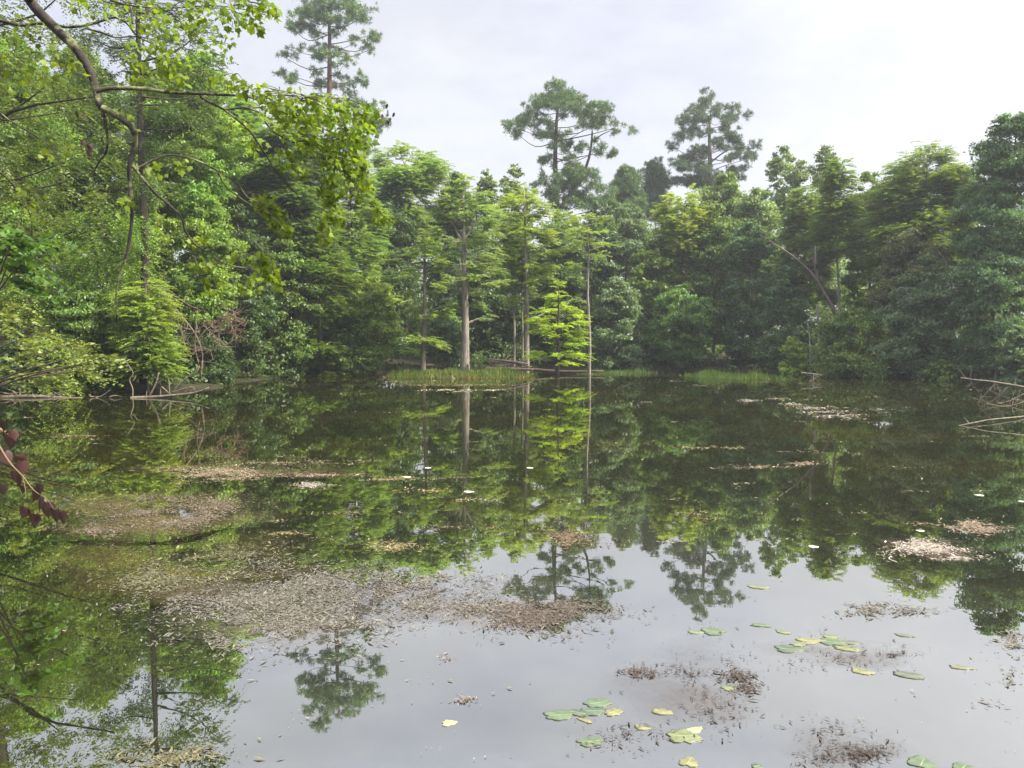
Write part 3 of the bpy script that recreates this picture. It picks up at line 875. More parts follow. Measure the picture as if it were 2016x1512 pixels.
# ------------------------------------------------------------------ overhanging maple in front
def shaped_leaves(name, c, d, n, size, outline, mat, curl=0.2, tint=None):
    """Leaves with a real outline: fan of triangles round the middle of each leaf."""
    ol = np.array(outline, float)
    m = len(ol)
    d = unit(d)
    s = unit(np.cross(d, n))
    n = np.cross(s, d)
    size = np.broadcast_to(np.asarray(size, float), (len(c),))
    pts = np.vstack([[0.0, 0.42], ol])
    h = -curl * (np.abs(pts[:, 0]) * 0.8 + 0.35 * pts[:, 1] ** 2)
    v = (c[:, None] + s[:, None] * (pts[None, :, 0:1] * size[:, None, None]) + d[:, None] * (pts[None, :, 1:2] * size[:, None, None])
         + n[:, None] * (h[None, :, None] * size[:, None, None]))
    N = len(c)
    tri = np.stack([np.zeros(m, int), np.arange(1, m + 1), np.roll(np.arange(1, m + 1), -1)], 1)
    f = (tri[None] + (np.arange(N) * (m + 1))[:, None, None]).reshape(-1)
    if tint is None:
        tint = rng.random(N)
    return mesh_np(name, v.reshape(-1, 3), f, np.full(N * m, 3), mat, np.repeat(tint, m))


MAPLE = [(0, 0), (0.16, 0.06), (0.36, 0.02), (0.34, 0.2), (0.52, 0.5), (0.3, 0.5), (0.2, 0.66), (0, 1.0), (-0.2, 0.66), (-0.3, 0.5), (-0.52, 0.5), (-0.34, 0.2), (-0.36, 0.02), (-0.16, 0.06)]
HEART = [(0, 0), (0.2, -0.08), (0.42, 0.08), (0.46, 0.35), (0.3, 0.68), (0.06, 0.92), (0, 1.08), (-0.08, 0.9), (-0.32, 0.66), (-0.47, 0.33), (-0.4, 0.06), (-0.2, -0.08)]
OVAL = [(0, 0), (0.22, 0.12), (0.33, 0.4), (0.24, 0.75), (0, 1.0), (-0.24, 0.75), (-0.33, 0.4), (-0.22, 0.12)]

mx0, my0 = -5.6, 2.6
mz0 = gz(mx0, my0)
maple = root('maple_tree', (mx0, my0, mz0), 'overhanging maple with mossy black limbs and lobed yellow green leaves across the upper left', 'tree')
T = Tubes()
top = P(56, 0, 5.2)
T.add([(mx0, my0, mz0 - 0.3), (mx0 + 0.05, my0, 2.0), (mx0 + 0.1, my0 + 0.15, 4.2), (mx0 - 0.1, my0 + 0.1, 7.5), (mx0, my0 + 0.3, 10)], [0.2, 0.16, 0.14, 0.09, 0.03], 10)
link('trunk', T.mesh('trunk', M_MOSS), maple)
T = Tubes()


def B(pts, w0, w1, D=5.4, dd=0.25, sides=6):
    """A limb traced through photo pixels, at its own depth."""
    n = len(pts)
    q = [P(a, b, D + dd * math.sin(1.7 * i / max(1, n - 1) + D) * 1.0) for i, (a, b) in enumerate(pts)]
    q = [p + rng.normal(size=3) * 0.004 for p in q]
    T1 = Tubes()
    T1.add(q, np.linspace(w0, w1, n) * 0.66, sides, 4)
    link('branch', T1.mesh('branch', M_MOSS), maple)
    return q


main = [P(a, b, 5.3) for a, b in [(56, -4), (78, 25), (115, 61), (148, 94), (175, 135), (187, 169), (194, 199), (202, 214)]]
T.add([np.array([mx0 + 0.1, my0 + 0.15, 4.2]), np.array([-4.3, 3.9, 4.55]), P(10, -70, 5.0)] + main, [0.07, 0.055, 0.042, 0.036, 0.034, 0.032, 0.03, 0.028, 0.027, 0.026, 0.025], 8, 4)
link('branch', T.mesh('branch', M_MOSS), maple)
T = Tubes()
B([(202, 214), (229, 229), (263, 253), (265, 285), (256, 324), (255, 354), (258, 398), (260, 435), (251, 501), (236, 538), (229, 572), (231, 630)], 0.036, 0.007, 5.3, 0.1, 8)
B([(202, 214), (209, 253), (211, 297), (196, 320), (179, 347)], 0.017, 0.006, 5.3, 0.1)
B([(190, 182), (219, 172), (287, 174), (337, 180), (395, 185), (422, 185), (455, 184), (489, 189), (523, 206), (560, 222), (600, 232)], 0.024, 0.005, 5.3, 0.3)
B([(395, 187), (415, 202), (445, 219), (486, 250), (506, 280), (526, 310), (546, 341), (573, 368), (590, 390)], 0.013, 0.004, 5.4, 0.3)
B([(445, 214), (482, 214), (513, 223), (526, 243), (546, 266), (580, 280), (624, 290), (660, 330), (690, 380), (735, 410)], 0.011, 0.004, 5.5, 0.3)
B([(560, 240), (600, 240), (650, 235), (700, 226), (740, 225), (760, 214)], 0.008, 0.003, 5.5, 0.2)
B([(270, 330), (304, 314), (337, 307), (381, 314), (428, 337), (462, 358), (486, 388), (515, 402), (545, 425)], 0.012, 0.004, 5.3, 0.3)
B([(428, 339), (449, 371), (489, 401), (526, 425), (560, 455)], 0.009, 0.004, 5.4, 0.2)
B([(260, 327), (283, 351), (307, 381), (330, 401), (354, 428), (364, 455), (388, 482), (421, 505), (448, 522), (490, 530), (530, 540)], 0.016, 0.004, 5.3, 0.25)
B([(-60, 30), (0, 40), (40, 50), (78, 47), (128, 54), (169, 50), (209, 40), (229, 34), (250, 47), (270, 71), (287, 81), (320, 95)], 0.02, 0.006, 5.6, 0.2)
B([(169, 54), (202, 66), (229, 73), (270, 72), (310, 80)], 0.012, 0.005, 5.6, 0.2)
B([(-30, 200), (0, 223), (20, 239), (60, 262), (101, 290), (120, 330)], 0.012, 0.005, 5.8, 0.2)
B([(-20, 322), (0, 341), (34, 374), (61, 422), (62, 465)], 0.012, 0.005, 5.8, 0.2)
B([(215, 0), (250, 8), (300, 14), (350, 18), (420, 12), (480, 20), (530, 30)], 0.01, 0.004, 5.6, 0.2)
B([(260, 45), (258, 17), (240, 0), (215, -12)], 0.01, 0.006, 5.6, 0.2)
B([(329, 120), (332, 150), (345, 165), (365, 163), (385, 160)], 0.007, 0.004, 5.6, 0.1)
B([(400, 130), (396, 158), (410, 180)], 0.006, 0.004, 5.6, 0.1)
mcl = [(350, 18, 60, 18, 50), (430, 12, 60, 18, 60), (500, 16, 38, 16, 36), (541, 28, 10, 12, 7), (470, 45, 28, 16, 22), (300, 58, 40, 28, 40), (250, 20, 40, 20, 24), (385, 42, 46, 20, 40),
       (510, 55, 12, 8, 7), (290, 110, 40, 28, 40), (340, 140, 30, 28, 30), (270, 150, 30, 24, 24), (420, 90, 30, 20, 20), (440, 155, 30, 12, 12), (480, 165, 26, 14, 16), (505, 182, 25, 14, 16),
       (540, 198, 36, 20, 50), (590, 205, 46, 22, 85), (640, 212, 38, 20, 75), (690, 218, 30, 20, 55), (722, 228, 22, 20, 34), (560, 225, 40, 20, 40), (600, 250, 46, 22, 85), (660, 255, 45, 26, 110), (705, 262, 26, 20, 40), (640, 292, 42, 22, 85),
       (690, 290, 34, 28, 80), (672, 333, 36, 26, 85), (706, 340, 24, 24, 45), (722, 366, 14, 12, 16), (652, 370, 20, 18, 26), (646, 396, 11, 16, 16), (735, 406, 8, 10, 7), (752, 428, 18, 14, 24), (702, 385, 14, 10, 10),
       (652, 420, 18, 10, 18), (668, 434, 9, 7, 8), (636, 440, 13, 11, 12), (640, 470, 13, 11, 14), (520, 398, 22, 15, 24), (545, 428, 20, 17, 26), (562, 455, 13, 13, 14), (472, 500, 18, 12, 16), (515, 515, 18, 14, 20), (531, 535, 14, 12, 16),
       (545, 555, 8, 12, 9), (490, 558, 20, 14, 18), (400, 520, 28, 16, 22), (420, 560, 26, 18, 18), (385, 470, 22, 14, 14), (500, 285, 20, 14, 14), (560, 310, 24, 14, 18), (470, 250, 18, 14, 10), (590, 330, 20, 14, 12),
       (240, 240, 26, 18, 12), (300, 330, 24, 14, 10), (350, 320, 24, 10, 10), (240, 400, 14, 16, 6), (120, 120, 40, 26, 18), (60, 60, 40, 24, 18), (180, 20, 40, 20, 22), (30, 150, 40, 30, 16), (110, 300, 30, 22, 12), (60, 400, 24, 30, 12)]
lc = []
for px, py, rx, ry, n in mcl:
    D = 5.5 + rng.uniform(-0.45, 0.45)
    n = int(n * (1.25 if n > 40 else 1.9))
    rx, ry = rx * 1.35, ry * 1.45
    q = in_ball(n, 0.42)
    ctr = P(px, py, D)
    s = pxm(D)
    pts = ctr + q * np.array([rx * s, max(rx, ry) * s * 0.9, ry * s])
    lc.append(pts)
    for t in range(max(1, n // 9)):
        e = pts[rng.integers(0, n)]
        st_ = ctr + np.array([-rx * s * rng.uniform(0.5, 1.1), rng.normal() * 0.05, ry * s * rng.uniform(0.2, 0.9)])
        T.add([st_, (st_ + e) / 2 + np.array([0, 0, 0.02]), e], [0.0035, 0.0025, 0.0015], 4, 3, False)
link('twigs', T.mesh('twigs', M_MOSS), maple)['kind'] = 'stuff'
lc = np.vstack(lc)
N = len(lc)
nrm = unit(rand_unit(N) * 0.75 + np.array([0.1, -0.45, 0.75]))
dd = rand_unit(N) * 0.7 + np.array([0.35, 0, -0.75])
link('foliage', shaped_leaves('foliage', lc, dd, nrm, rng.uniform(0.027, 0.06, N), MAPLE, M_MAPLE, 0.25), maple, (0.155, 0.245, 0.02))
dl = np.array([P(a, b, 5.5) for a, b in [(757, 208), (768, 210), (762, 222), (768, 226), (774, 222), (755, 229), (759, 236), (768, 233), (764, 216)]])
dl = dl + rng.normal(size=dl.shape) * np.array([0.004, 0.04, 0.004])
link('dead_leaves', shaped_leaves('dead_leaves', dl, rand_unit(9) * 0.4 + np.array([0, 0, -1]), rand_unit(9), 0.036, OVAL, M_DRY, 0.5), maple, (0.035, 0.012, 0.014))
rl = np.array([P(a, b, 5.6) for a, b in [(165, 275), (170, 284), (160, 290), (178, 288), (185, 283), (172, 296), (163, 222), (150, 218), (290, 13)]])
link('dead_leaves', shaped_leaves('dead_leaves', rl, rand_unit(9) * 0.5 + np.array([0, 0, -1]), rand_unit(9), 0.05, OVAL, M_DRY, 0.5), maple, (0.07, 0.02, 0.012))

# hanging dead twig close by on the left
tw = [(-60, 815), (-20, 850), (10, 898), (25, 918), (44, 937), (66, 965), (91, 982), (107, 1004)]
b0 = P(-60, 815, 2.35)
twig = root('dead_twig', b0, 'thin hanging twig with curled dark red brown leaves at the left frame edge', 'twig')
T = Tubes()
T.add([np.array([mx0 + 0.1, my0, 2.6]), np.array([-3.2, 2.6, 2.1])] + [P(a, b, 2.35) for a, b in tw], np.linspace(0.006, 0.001, len(tw) + 2), 5, 4)
T.add([P(44, 937, 2.35), P(50, 965, 2.33), P(52, 1008, 2.33)], [0.0012, 0.001, 0.0008], 4, 3)
link('stem', T.mesh('stem', M_TWIG), twig, (0.2, 0.14, 0.09))
pl = [(5, 840), (22, 858), (14, 872), (6, 900), (35, 908), (42, 918), (26, 938), (33, 945), (34, 960), (40, 966), (6, 965), (75, 963), (70, 975), (78, 990), (92, 1000), (106, 1014), (118, 1018), (48, 1010), (56, 1020), (68, 1022), (98, 1010)]
c = np.array([P(a, b - 10, 2.35 + rng.normal() * 0.03) for a, b in pl])
link('dead_leaves', shaped_leaves('dead_leaves', c, rand_unit(len(c)) * 0.45 + np.array([0, 0, -1]), rand_unit(len(c)) * 0.6 + np.array([0, -1, 0.2]), rng.uniform(0.028, 0.05, len(c)), HEART, M_DRY, 0.45),
     twig, (0.045, 0.013, 0.011))


# ------------------------------------------------------------------ dead wood
def deadwood(name, label, cat, lines, D, col, base=None, sides=7, twigs=None, mat=None):
    """lines: (pixel points, r0, r1[, depth offset])."""
    q = []
    for l in lines:
        off = l[3] if len(l) > 3 else 0
        q.append(([P(a, b, D + off) for a, b in l[0]], l[1], l[2]))
    b = q[0][0][0] if base is None else np.array(base)
    T = Tubes()
    for pts, r0, r1 in q:
        m = len(pts)
        pts = [p + rng.normal(size=3) * 0.2 * r1 for p in pts]
        T.add(pts, np.linspace(r0, r1, m), sides, 4)
    if twigs:
        n, ln, r = twigs
        for i in range(n):
            pts, _, _ = q[rng.integers(0, len(q))]
            u = rng.random() * (len(pts) - 1)
            a = pts[int(u)] + (pts[int(u) + 1] - pts[int(u)]) * (u - int(u))
            d1 = unit(rand_unit(1)[0] + np.array([0, 0, 0.2])) * ln * rng.uniform(0.4, 1.2)
            e = a + d1
            T.add([a, a + d1 * 0.5 + rng.normal(size=3) * 0.12 * ln, e], [r, r * 0.7, r * 0.3], 4, 3, False)
    me = T.mesh(name, mat or M_TWIG)
    me.transform(__import__('mathutils').Matrix.Translation(-Vector([float(v) for v in b])))
    o = link(name, me, None, col)
    o.location = Vector([float(v) for v in b])
    return tag(o, label, cat)


GREYW = (0.2, 0.165, 0.13)
deadwood('dead_log', 'grey log with forked root ends afloat at the left frame edge', 'log',
         [([(-60, 786), (0, 783), (60, 781), (110, 782), (165, 784)], 0.1, 0.03), ([(35, 780), (26, 771), (10, 765)], 0.035, 0.012), ([(0, 772), (20, 776), (35, 781)], 0.03, 0.02), ([(38, 781), (41, 764)], 0.03, 0.008),
          ([(66, 780), (64, 774)], 0.03, 0.01), ([(100, 780), (114, 774), (128, 770)], 0.03, 0.01, -.3), ([(122, 782), (114, 776), (104, 771)], 0.025, 0.01, .2), ([(5, 782), (20, 776), (45, 772)], 0.04, 0.015, .3)], 23.6, GREYW)
deadwood('driftwood', 'short pale driftwood piece between the two floating logs', 'driftwood',
         [([(177, 776), (178, 781), (195, 782), (206, 776), (216, 768)], 0.035, 0.012), ([(217, 782), (226, 779), (240, 781)], 0.03, 0.015)], 23.6, GREYW)
deadwood('dead_log', 'dark floating log with upright grey sticks under the light green shrub', 'log',
         [([(258, 784), (300, 782), (350, 778), (385, 773), (411, 763)], 0.06, 0.02), ([(261, 784), (261, 765), (255, 748), (262, 735), (255, 722), (248, 712)], 0.022, 0.012), ([(262, 750), (268, 741)], 0.014, 0.006),
          ([(293, 783), (305, 758), (313, 733)], 0.03, 0.02), ([(304, 757), (317, 750)], 0.015, 0.006), ([(334, 774), (332, 745)], 0.016, 0.01), ([(345, 765), (358, 752), (375, 738), (394, 720)], 0.03, 0.016),
          ([(318, 761), (338, 778), (356, 787)], 0.02, 0.012), ([(288, 782), (289, 769)], 0.012, 0.006), ([(360, 776), (378, 762), (384, 770)], 0.02, 0.012), ([(316, 765), (316, 792)], 0.02, 0.016), ([(340, 772), (362, 765), (377, 761)], 0.02, 0.01)], 23.5, GREYW)
deadwood('dead_branches', 'tangle of bare grey dead branches on the left bank', 'dead branches',
         [([(300, 560), (330, 590), (360, 625), (385, 660), (398, 700), (395, 745)], 0.02, 0.04), ([(311, 574), (345, 584), (370, 600)], 0.03, 0.008), ([(312, 577), (340, 600), (352, 640), (368, 690)], 0.025, 0.008),
          ([(355, 640), (360, 665), (368, 690)], 0.02, 0.01, -.4), ([(388, 610), (386, 640), (384, 680), (392, 720)], 0.02, 0.025), ([(385, 650), (410, 640), (430, 655)], 0.02, 0.006), ([(390, 690), (360, 705), (342, 716)], 0.05, 0.05, .2),
          ([(375, 680), (400, 690), (452, 682)], 0.02, 0.006), ([(440, 652), (455, 625), (470, 615)], 0.018, 0.006), ([(400, 640), (425, 665), (440, 690)], 0.018, 0.006), ([(348, 660), (340, 680), (338, 705)], 0.015, 0.006)],
         26.5, (0.2, 0.15, 0.115), base=(P(395, 745, 26.5)), twigs=(110, 0.75, 0.012))
deadwood('dead_branches', 'reddish brown dry twigs hanging at the left bank corner', 'dead branches',
         [([(420, 640), (440, 625), (460, 620), (475, 640)], 0.02, 0.008), ([(445, 622), (460, 650), (465, 665)], 0.016, 0.006)], 30, (0.24, 0.15, 0.11), twigs=(80, 0.6, 0.01))
deadwood('dead_tree', 'leaning dead trunk slanting up through the right hand wood', 'dead tree',
         [([(1668, 660), (1640, 608), (1620, 572), (1600, 542), (1570, 512), (1540, 490), (1495, 462)], 0.12, 0.02), ([(1612, 560), (1605, 530), (1598, 505)], 0.06, 0.03), ([(1605, 520), (1605, 485)], 0.06, 0.03, -.3),
          ([(1610, 553), (1622, 545)], 0.03, 0.01)], 41.5, (0.2, 0.16, 0.135), twigs=(26, 0.7, 0.016), mat=M_BARK)
deadwood('dead_tree', 'short bare stump stem standing under the leaning dead trunk', 'dead tree', [([(1614, 742), (1613, 670), (1610, 600)], 0.09, 0.07)], 41.8, (0.3, 0.26, 0.24), mat=M_BARK)
deadwood('dead_tree', 'thin white dead stem left of the bare stump stem', 'dead tree', [([(1596, 740), (1594, 668), (1590, 636)], 0.035, 0.025)], 41.2, (0.4, 0.38, 0.36), mat=M_BARK)
deadwood('dead_tree', 'crooked whitish dead stem in the grey green tree on the right', 'dead tree', [([(1880, 740), (1877, 640), (1876, 590), (1866, 525), (1848, 495)], 0.045, 0.02)], 35.6, (0.22, 0.23, 0.2), mat=M_BARK)
deadwood('fallen_branch', 'long pale bare limb lying low over the water at the right frame edge', 'branch',
         [([(1889, 744), (1920, 748), (1950, 752), (2016, 762), (2090, 778)], 0.016, 0.04), ([(1960, 755), (1945, 770), (1925, 792)], 0.02, 0.008), ([(1985, 760), (1960, 785), (1930, 800)], 0.018, 0.008), ([(2016, 775), (1985, 790), (1950, 796)], 0.018, 0.008),
          ([(2020, 790), (1980, 800), (1930, 792)], 0.018, 0.008, -1), ([(1916, 748), (1906, 758)], 0.012, 0.005), ([(2010, 765), (1995, 800), (1980, 815)], 0.016, 0.006)], 21.5, (0.19, 0.16, 0.125), base=P(1990, 790, 21.5), twigs=(60, 0.45, 0.009))
deadwood('fallen_branch', 'single bent stick rising from the water under the pale bare limb', 'branch', [([(1887, 838), (1920, 832), (1950, 826), (2016, 820), (2060, 815)], 0.008, 0.016), ([(1908, 834), (1898, 822)], 0.01, 0.004)], 15.7, (0.3, 0.28, 0.2))
deadwood('dead_branches', 'small bare snag poking from the water before the wide right bank shrub', 'dead branches', [([(1577, 734), (1600, 736), (1618, 738)], 0.03, 0.02), ([(1600, 752), (1602, 737)], 0.03, 0.02), ([(1590, 752), (1612, 741)], 0.02, 0.01)], 34.0, GREYW, twigs=(12, 0.4, 0.01))
deadwood('brush_pile', 'grey brush pile of fallen logs between the swollen based cypress and the bright young one', 'brush pile',
         [([(960, 707), (1000, 711), (1040, 717)], 0.05, 0.06), ([(965, 712), (1010, 714), (1045, 722)], 0.07, 0.05, .3), ([(958, 722), (1000, 718), (1036, 708)], 0.05, 0.03, .5), ([(970, 730), (985, 718), (1005, 708)], 0.05, 0.03), ([(990, 712), (1000, 702), (996, 692)], 0.03, 0.01),
          ([(955, 726), (1010, 726), (1050, 728)], 0.1, 0.07), ([(1010, 730), (1020, 715), (1040, 704)], 0.04, 0.02, .2), ([(968, 720), (1005, 724), (1040, 724)], 0.08, 0.06, .4)], 40.8, (0.2, 0.16, 0.135), base=P(1005, 730, 40.8), twigs=(60, 0.6, 0.014))
deadwood('dead_log', 'dark half sunk log lying behind the bright young cypress', 'log', [([(1045, 727), (1110, 731), (1188, 731)], 0.09, 0.06)], 41.0, (0.09, 0.07, 0.055))


# ------------------------------------------------------------------ grass of the islet and the far right bank
def grass(name, label, pts_fn, n, h0, h1, col, wd=0.03):
    xy = pts_fn(n)
    z = ground_z(xy[:, 0], xy[:, 1])
    g_ = np.sin(xy[:, 0] * 1.9 + np.sin(xy[:, 1] * 2)) * np.sin(xy[:, 1] * 2.3 + 1) + 0.6 * np.sin(xy[:, 0] * 5.1) * np.sin(xy[:, 1] * 4.7)
    xy = xy[rng.random(len(xy)) < np.clip(0.6 + 0.5 * g_, 0.1, 1)]
    z = ground_z(xy[:, 0], xy[:, 1])
    g_ = np.sin(xy[:, 0] * 1.3 + 2) * np.sin(xy[:, 1] * 1.7) + 0.7 * np.sin(xy[:, 0] * 3.7) * np.sin(xy[:, 1] * 3.1)
    h = rng.uniform(h0, h1, len(xy)) * np.clip(0.75 + 0.45 * g_, 0.25, 1.4)
    d = unit(UP + 0.28 * rng.normal(size=(len(xy), 3)))
    c = np.stack([xy[:, 0], xy[:, 1], np.maximum(z, -0.1)], 1) + d * h[:, None] / 2
    me = leaf_quads(name, c, d, rand_unit(len(xy)), h, wd, M_GRASS, None, 0.0)
    return tag(link(name, me, None, col), label, 'grass', kind='stuff')


def isl(n):
    a, r = rng.random(n) * 2 * math.pi, rng.random(n) ** 0.5
    return np.stack([-2.5 + 3.7 * r * np.cos(a), 38.1 + 1.9 * r * np.sin(a)], 1)


def strip(p0, p1, w):
    def f(n):
        a, b = Wt(*p0)[:2], Wt(*p1)[:2]
        t = rng.random(n)[:, None]
        return a + (b - a) * t + rng.normal(size=(n, 2)) * np.array([0.5, w])
    return f


grass('grass', 'green grass tufts growing over the islet', isl, 11000, 0.12, 0.48, (0.12, 0.2, 0.035))
grass('reeds', 'straw coloured reeds fringing the islet', lambda n: isl(n) * np.array([1.05, 1]) + np.array([0.1, -0.35]), 4200, 0.12, 0.45, (0.26, 0.23, 0.075))
grass('grass', 'grass fringe on the far bank right of the slender cypress', strip((1165, 736), (1265, 734), 0.8), 3000, 0.15, 0.42, (0.09, 0.16, 0.035))
grass('grass', 'tall grass clump on the far right bank', strip((1385, 742), (1500, 744), 1.0), 4600, 0.2, 0.5, (0.09, 0.16, 0.03))
bz = P(942, 715, 38.6)
sh = root('bush', (bz[0], bz[1], 0.1), 'small pale upright bush on the islet beside the brush pile', 'bush')
T = Tubes()
cl = []
for i in range(9):
    a = np.array([bz[0], bz[1], 0.05])
    e = a + np.array([rng.normal() * 0.3, rng.normal() * 0.3, rng.uniform(0.6, 1.25)])
    T.add([a, (a + e) / 2, e], [0.015, 0.01, 0.004], 4, 3)
    cl.append((*(a * 0.35 + e * 0.65), 0.16, 0.16, 0.4))
link('stem', T.mesh('stem', M_TWIG), sh, (0.2, 0.16, 0.1))
link('foliage', broad_leaves('foliage', np.array(cl), 0.12, 0.04, 0.3, M_LEAF), sh, (0.13, 0.21, 0.07))


# ------------------------------------------------------------------ floating weed mats and flecks
def flecks(specs, size=(0.02, 0.055), tilt=0.12, z=0.004, dens=2.0):
    c, d, n, ln = [], [], [], []
    for px, py, rx, ry, cnt in specs:
        cnt = int(cnt * dens)
        rx, ry = rx * 1.12, ry * 1.25
        a = rng.random(cnt) * 2 * math.pi
        ph = rng.random(4) * 6.28
        lob = 1 + 0.22 * np.sin(2 * a + ph[0]) + 0.18 * np.sin(3 * a + ph[1]) + 0.14 * np.sin(5 * a + ph[2]) + 0.1 * np.sin(9 * a + ph[3])
        r = np.abs(rng.normal(0, 0.62, cnt)) ** 0.8 * lob
        X_, Y_ = px + rx * r * np.cos(a), py + ry * r * np.sin(a)
        w_ = np.array([Wt(u, v) for u, v in zip(X_, Y_)])
        g_ = np.sin(w_[:, 0] * 5 + 1.7 * np.sin(w_[:, 1] * 3)) * np.sin(w_[:, 1] * 4.3 + 2 * np.sin(w_[:, 0] * 2.3))
        g_ = g_ + 0.7 * np.sin(w_[:, 0] * 13 + 2 * np.sin(w_[:, 1] * 9)) * np.sin(w_[:, 1] * 11 + 2 * np.sin(w_[:, 0] * 7))
        w_ = w_[rng.random(len(w_)) < np.clip(0.45 + 0.55 * g_, 0.06, 0.95)]
        c.append(w_)
    c = np.vstack(c)
    k = len(c)
    c[:, 2] = z + rng.random(k) * 0.005
    th = rng.random(k) * 2 * math.pi
    d = np.stack([np.cos(th), np.sin(th), tilt * rng.normal(size=k)], 1)
    n = unit(UP + tilt * rand_unit(k))
    ln = rng.uniform(size[0], size[1], k) * 0.7 * np.exp(rng.normal(0, 0.35, k))
    return c, d, n, ln


def weed(label, specs, col, size=(0.02, 0.055), wr=0.23, name='floating_weed', cat='weed mat', tilt=0.13):
    c, d, n, ln = flecks(specs, size, tilt)
    b = c.mean(0)
    o = link(name, leaf_quads(name, c - b, d, n, ln, ln * wr, M_WEED, None, 0.05), None, col)
    o.location = Vector([float(v) for v in b])
    return tag(o, label, cat, 'mats of floating weed', 'stuff')


PINK, BEIGE, GREYP, OLIV, STRAW, PALEP = (0.165, 0.13, 0.085), (0.25, 0.2, 0.125), (0.15, 0.135, 0.105), (0.13, 0.122, 0.06), (0.23, 0.2, 0.085), (0.36, 0.31, 0.245)
weed('long pale beige weed mat nearest the left bank, below the reflected sunlit shrub', [(440, 931, 100, 13, 2600), (400, 936, 50, 10, 700)], BEIGE, (0.03, 0.08))
weed('thin straggling weed streaks trailing right of the long pale beige mat', [(570, 912, 110, 4, 420), (640, 936, 90, 4, 300), (680, 908, 60, 2, 160)], BEIGE, (0.03, 0.09))
weed('pinkish brown weed mat curling round a dark open gap at left', [(330, 985, 100, 16, 1500), (280, 1010, 90, 22, 2000), (400, 1010, 80, 22, 2300), (330, 1030, 90, 14, 1300), (440, 995, 40, 16, 700)], PINK)
weed('brown weed patch between the hanging dead twig and the curling mat', [(190, 1043, 80, 12, 1100), (250, 1030, 50, 12, 500)], PINK)
weed('small oval pink weed patch right of the long beige mat', [(615, 955, 30, 6, 420)], PALEP, (0.03, 0.07))
weed('olive speckled weed bed below the curling pinkish mat', [(380, 1100, 170, 34, 3200), (480, 1085, 70, 18, 900), (300, 1130, 110, 24, 1000), (330, 1150, 120, 20, 900)], OLIV)
weed('grey pink weed bed crossing the reflected trunk of the tallest pine', [(560, 1180, 190, 60, 5200), (480, 1215, 140, 46, 2600), (620, 1150, 120, 40, 2000), (660, 1230, 90, 40, 1400), (330, 1180, 110, 26, 1200), (440, 1260, 60, 20, 500)], GREYP)
weed('thin spread of dark weed flecks in the middle of the water over pale sky reflection', [(850, 1165, 110, 40, 2600), (820, 1180, 70, 24, 1100), (930, 1200, 120, 34, 1300), (760, 1130, 60, 20, 500)], GREYP)
weed('weed raft over the reflected top of the two stemmed pine', [(1080, 1212, 120, 28, 2400), (1110, 1200, 70, 18, 1000), (1020, 1220, 60, 22, 600)], (0.11, 0.085, 0.065))
weed('broken pale pink weed strips in the right middle distance', [(1560, 796, 22, 2.5, 160), (1600, 803, 45, 3.5, 420), (1640, 811, 40, 3, 340), (1660, 819, 45, 3.5, 420), (1610, 812, 30, 2, 130)], PALEP, (0.05, 0.14))
weed('two short pale streaks left of the broken pink strips', [(1473, 789, 18, 2.2, 200), (1527, 785, 26, 1.5, 140)], PALEP, (0.05, 0.14))
weed('separate pale streak right of the broken pink strips', [(1735, 807, 32, 2, 190)], PALEP, (0.05, 0.14))
weed('dense pink weed mat nearer the right bank', [(1815, 1075, 52, 13, 1500), (1850, 1085, 60, 9, 700), (1900, 1100, 60, 5, 320)], PALEP, (0.025, 0.07))
weed('looser tan weed mat above the dense pink one at right', [(1905, 1035, 45, 10, 520), (1940, 1045, 40, 8, 380), (1870, 1040, 20, 6, 130), (1815, 1032, 16, 3, 60)], BEIGE, (0.025, 0.07))
weed('small straw weed patch above the hazy pine reflection', [(1380, 1015, 38, 6, 380)], STRAW, (0.03, 0.07))
weed('thin yellow brown weed line right of centre in mid water', [(1390, 882, 70, 3, 330), (1350, 880, 30, 1.5, 70)], STRAW, (0.04, 0.1))
weed('pair of thin brown weed lines below the pale pink strips', [(1500, 920, 55, 3, 230), (1590, 912, 40, 4, 260), (1585, 890, 30, 2, 90)], BEIGE, (0.04, 0.1))
weed('sparse weed patch over sky reflection at right below the dense pink mat', [(1715, 1200, 50, 12, 420), (1780, 1205, 60, 10, 160)], GREYP)
weed('yellowish scum line along the front of the islet', [(915, 758, 150, 2.2, 900), (800, 752, 45, 1.5, 160), (1060, 745, 50, 1.5, 160)], STRAW, (0.08, 0.2))
weed('short bright scum strips before the islet', [(880, 768, 40, 1.6, 200), (965, 768, 40, 1.3, 150), (905, 771, 20, 1, 50)], (0.5, 0.45, 0.22), (0.08, 0.2))
weed('faint long weed line near the left bank under the dead log', [(145, 858, 48, 2.5, 240)], BEIGE, (0.04, 0.1))
weed('drifting straw flecks in mid water below the reflected swollen based cypress', [(830, 967, 60, 4, 300), (800, 942, 60, 3, 160), (930, 985, 40, 3, 130), (770, 945, 60, 3, 130)], STRAW, (0.03, 0.08))
weed('brownish weed patch under the reflected broken limb of the two stemmed pine', [(1115, 1058, 50, 16, 700), (970, 1040, 34, 7, 240), (880, 1040, 40, 6, 200), (1110, 1075, 40, 6, 160)], (0.17, 0.125, 0.07))
weed('curved straw weed patch left of the reflected young cypress', [(780, 1078, 60, 12, 500), (560, 1050, 45, 4, 200), (700, 1010, 60, 5, 200)], STRAW)
weed('small brown heap of weed over pale water, the left one of two', [(1255, 1322, 38, 9, 240), (1275, 1332, 36, 9, 120)], (0.075, 0.055, 0.042), (0.015, 0.045))
weed('second small brown heap of weed, with a pale lily leaf below it', [(1450, 1332, 28, 12, 200), (1470, 1355, 34, 16, 120)], (0.075, 0.055, 0.042), (0.015, 0.045))
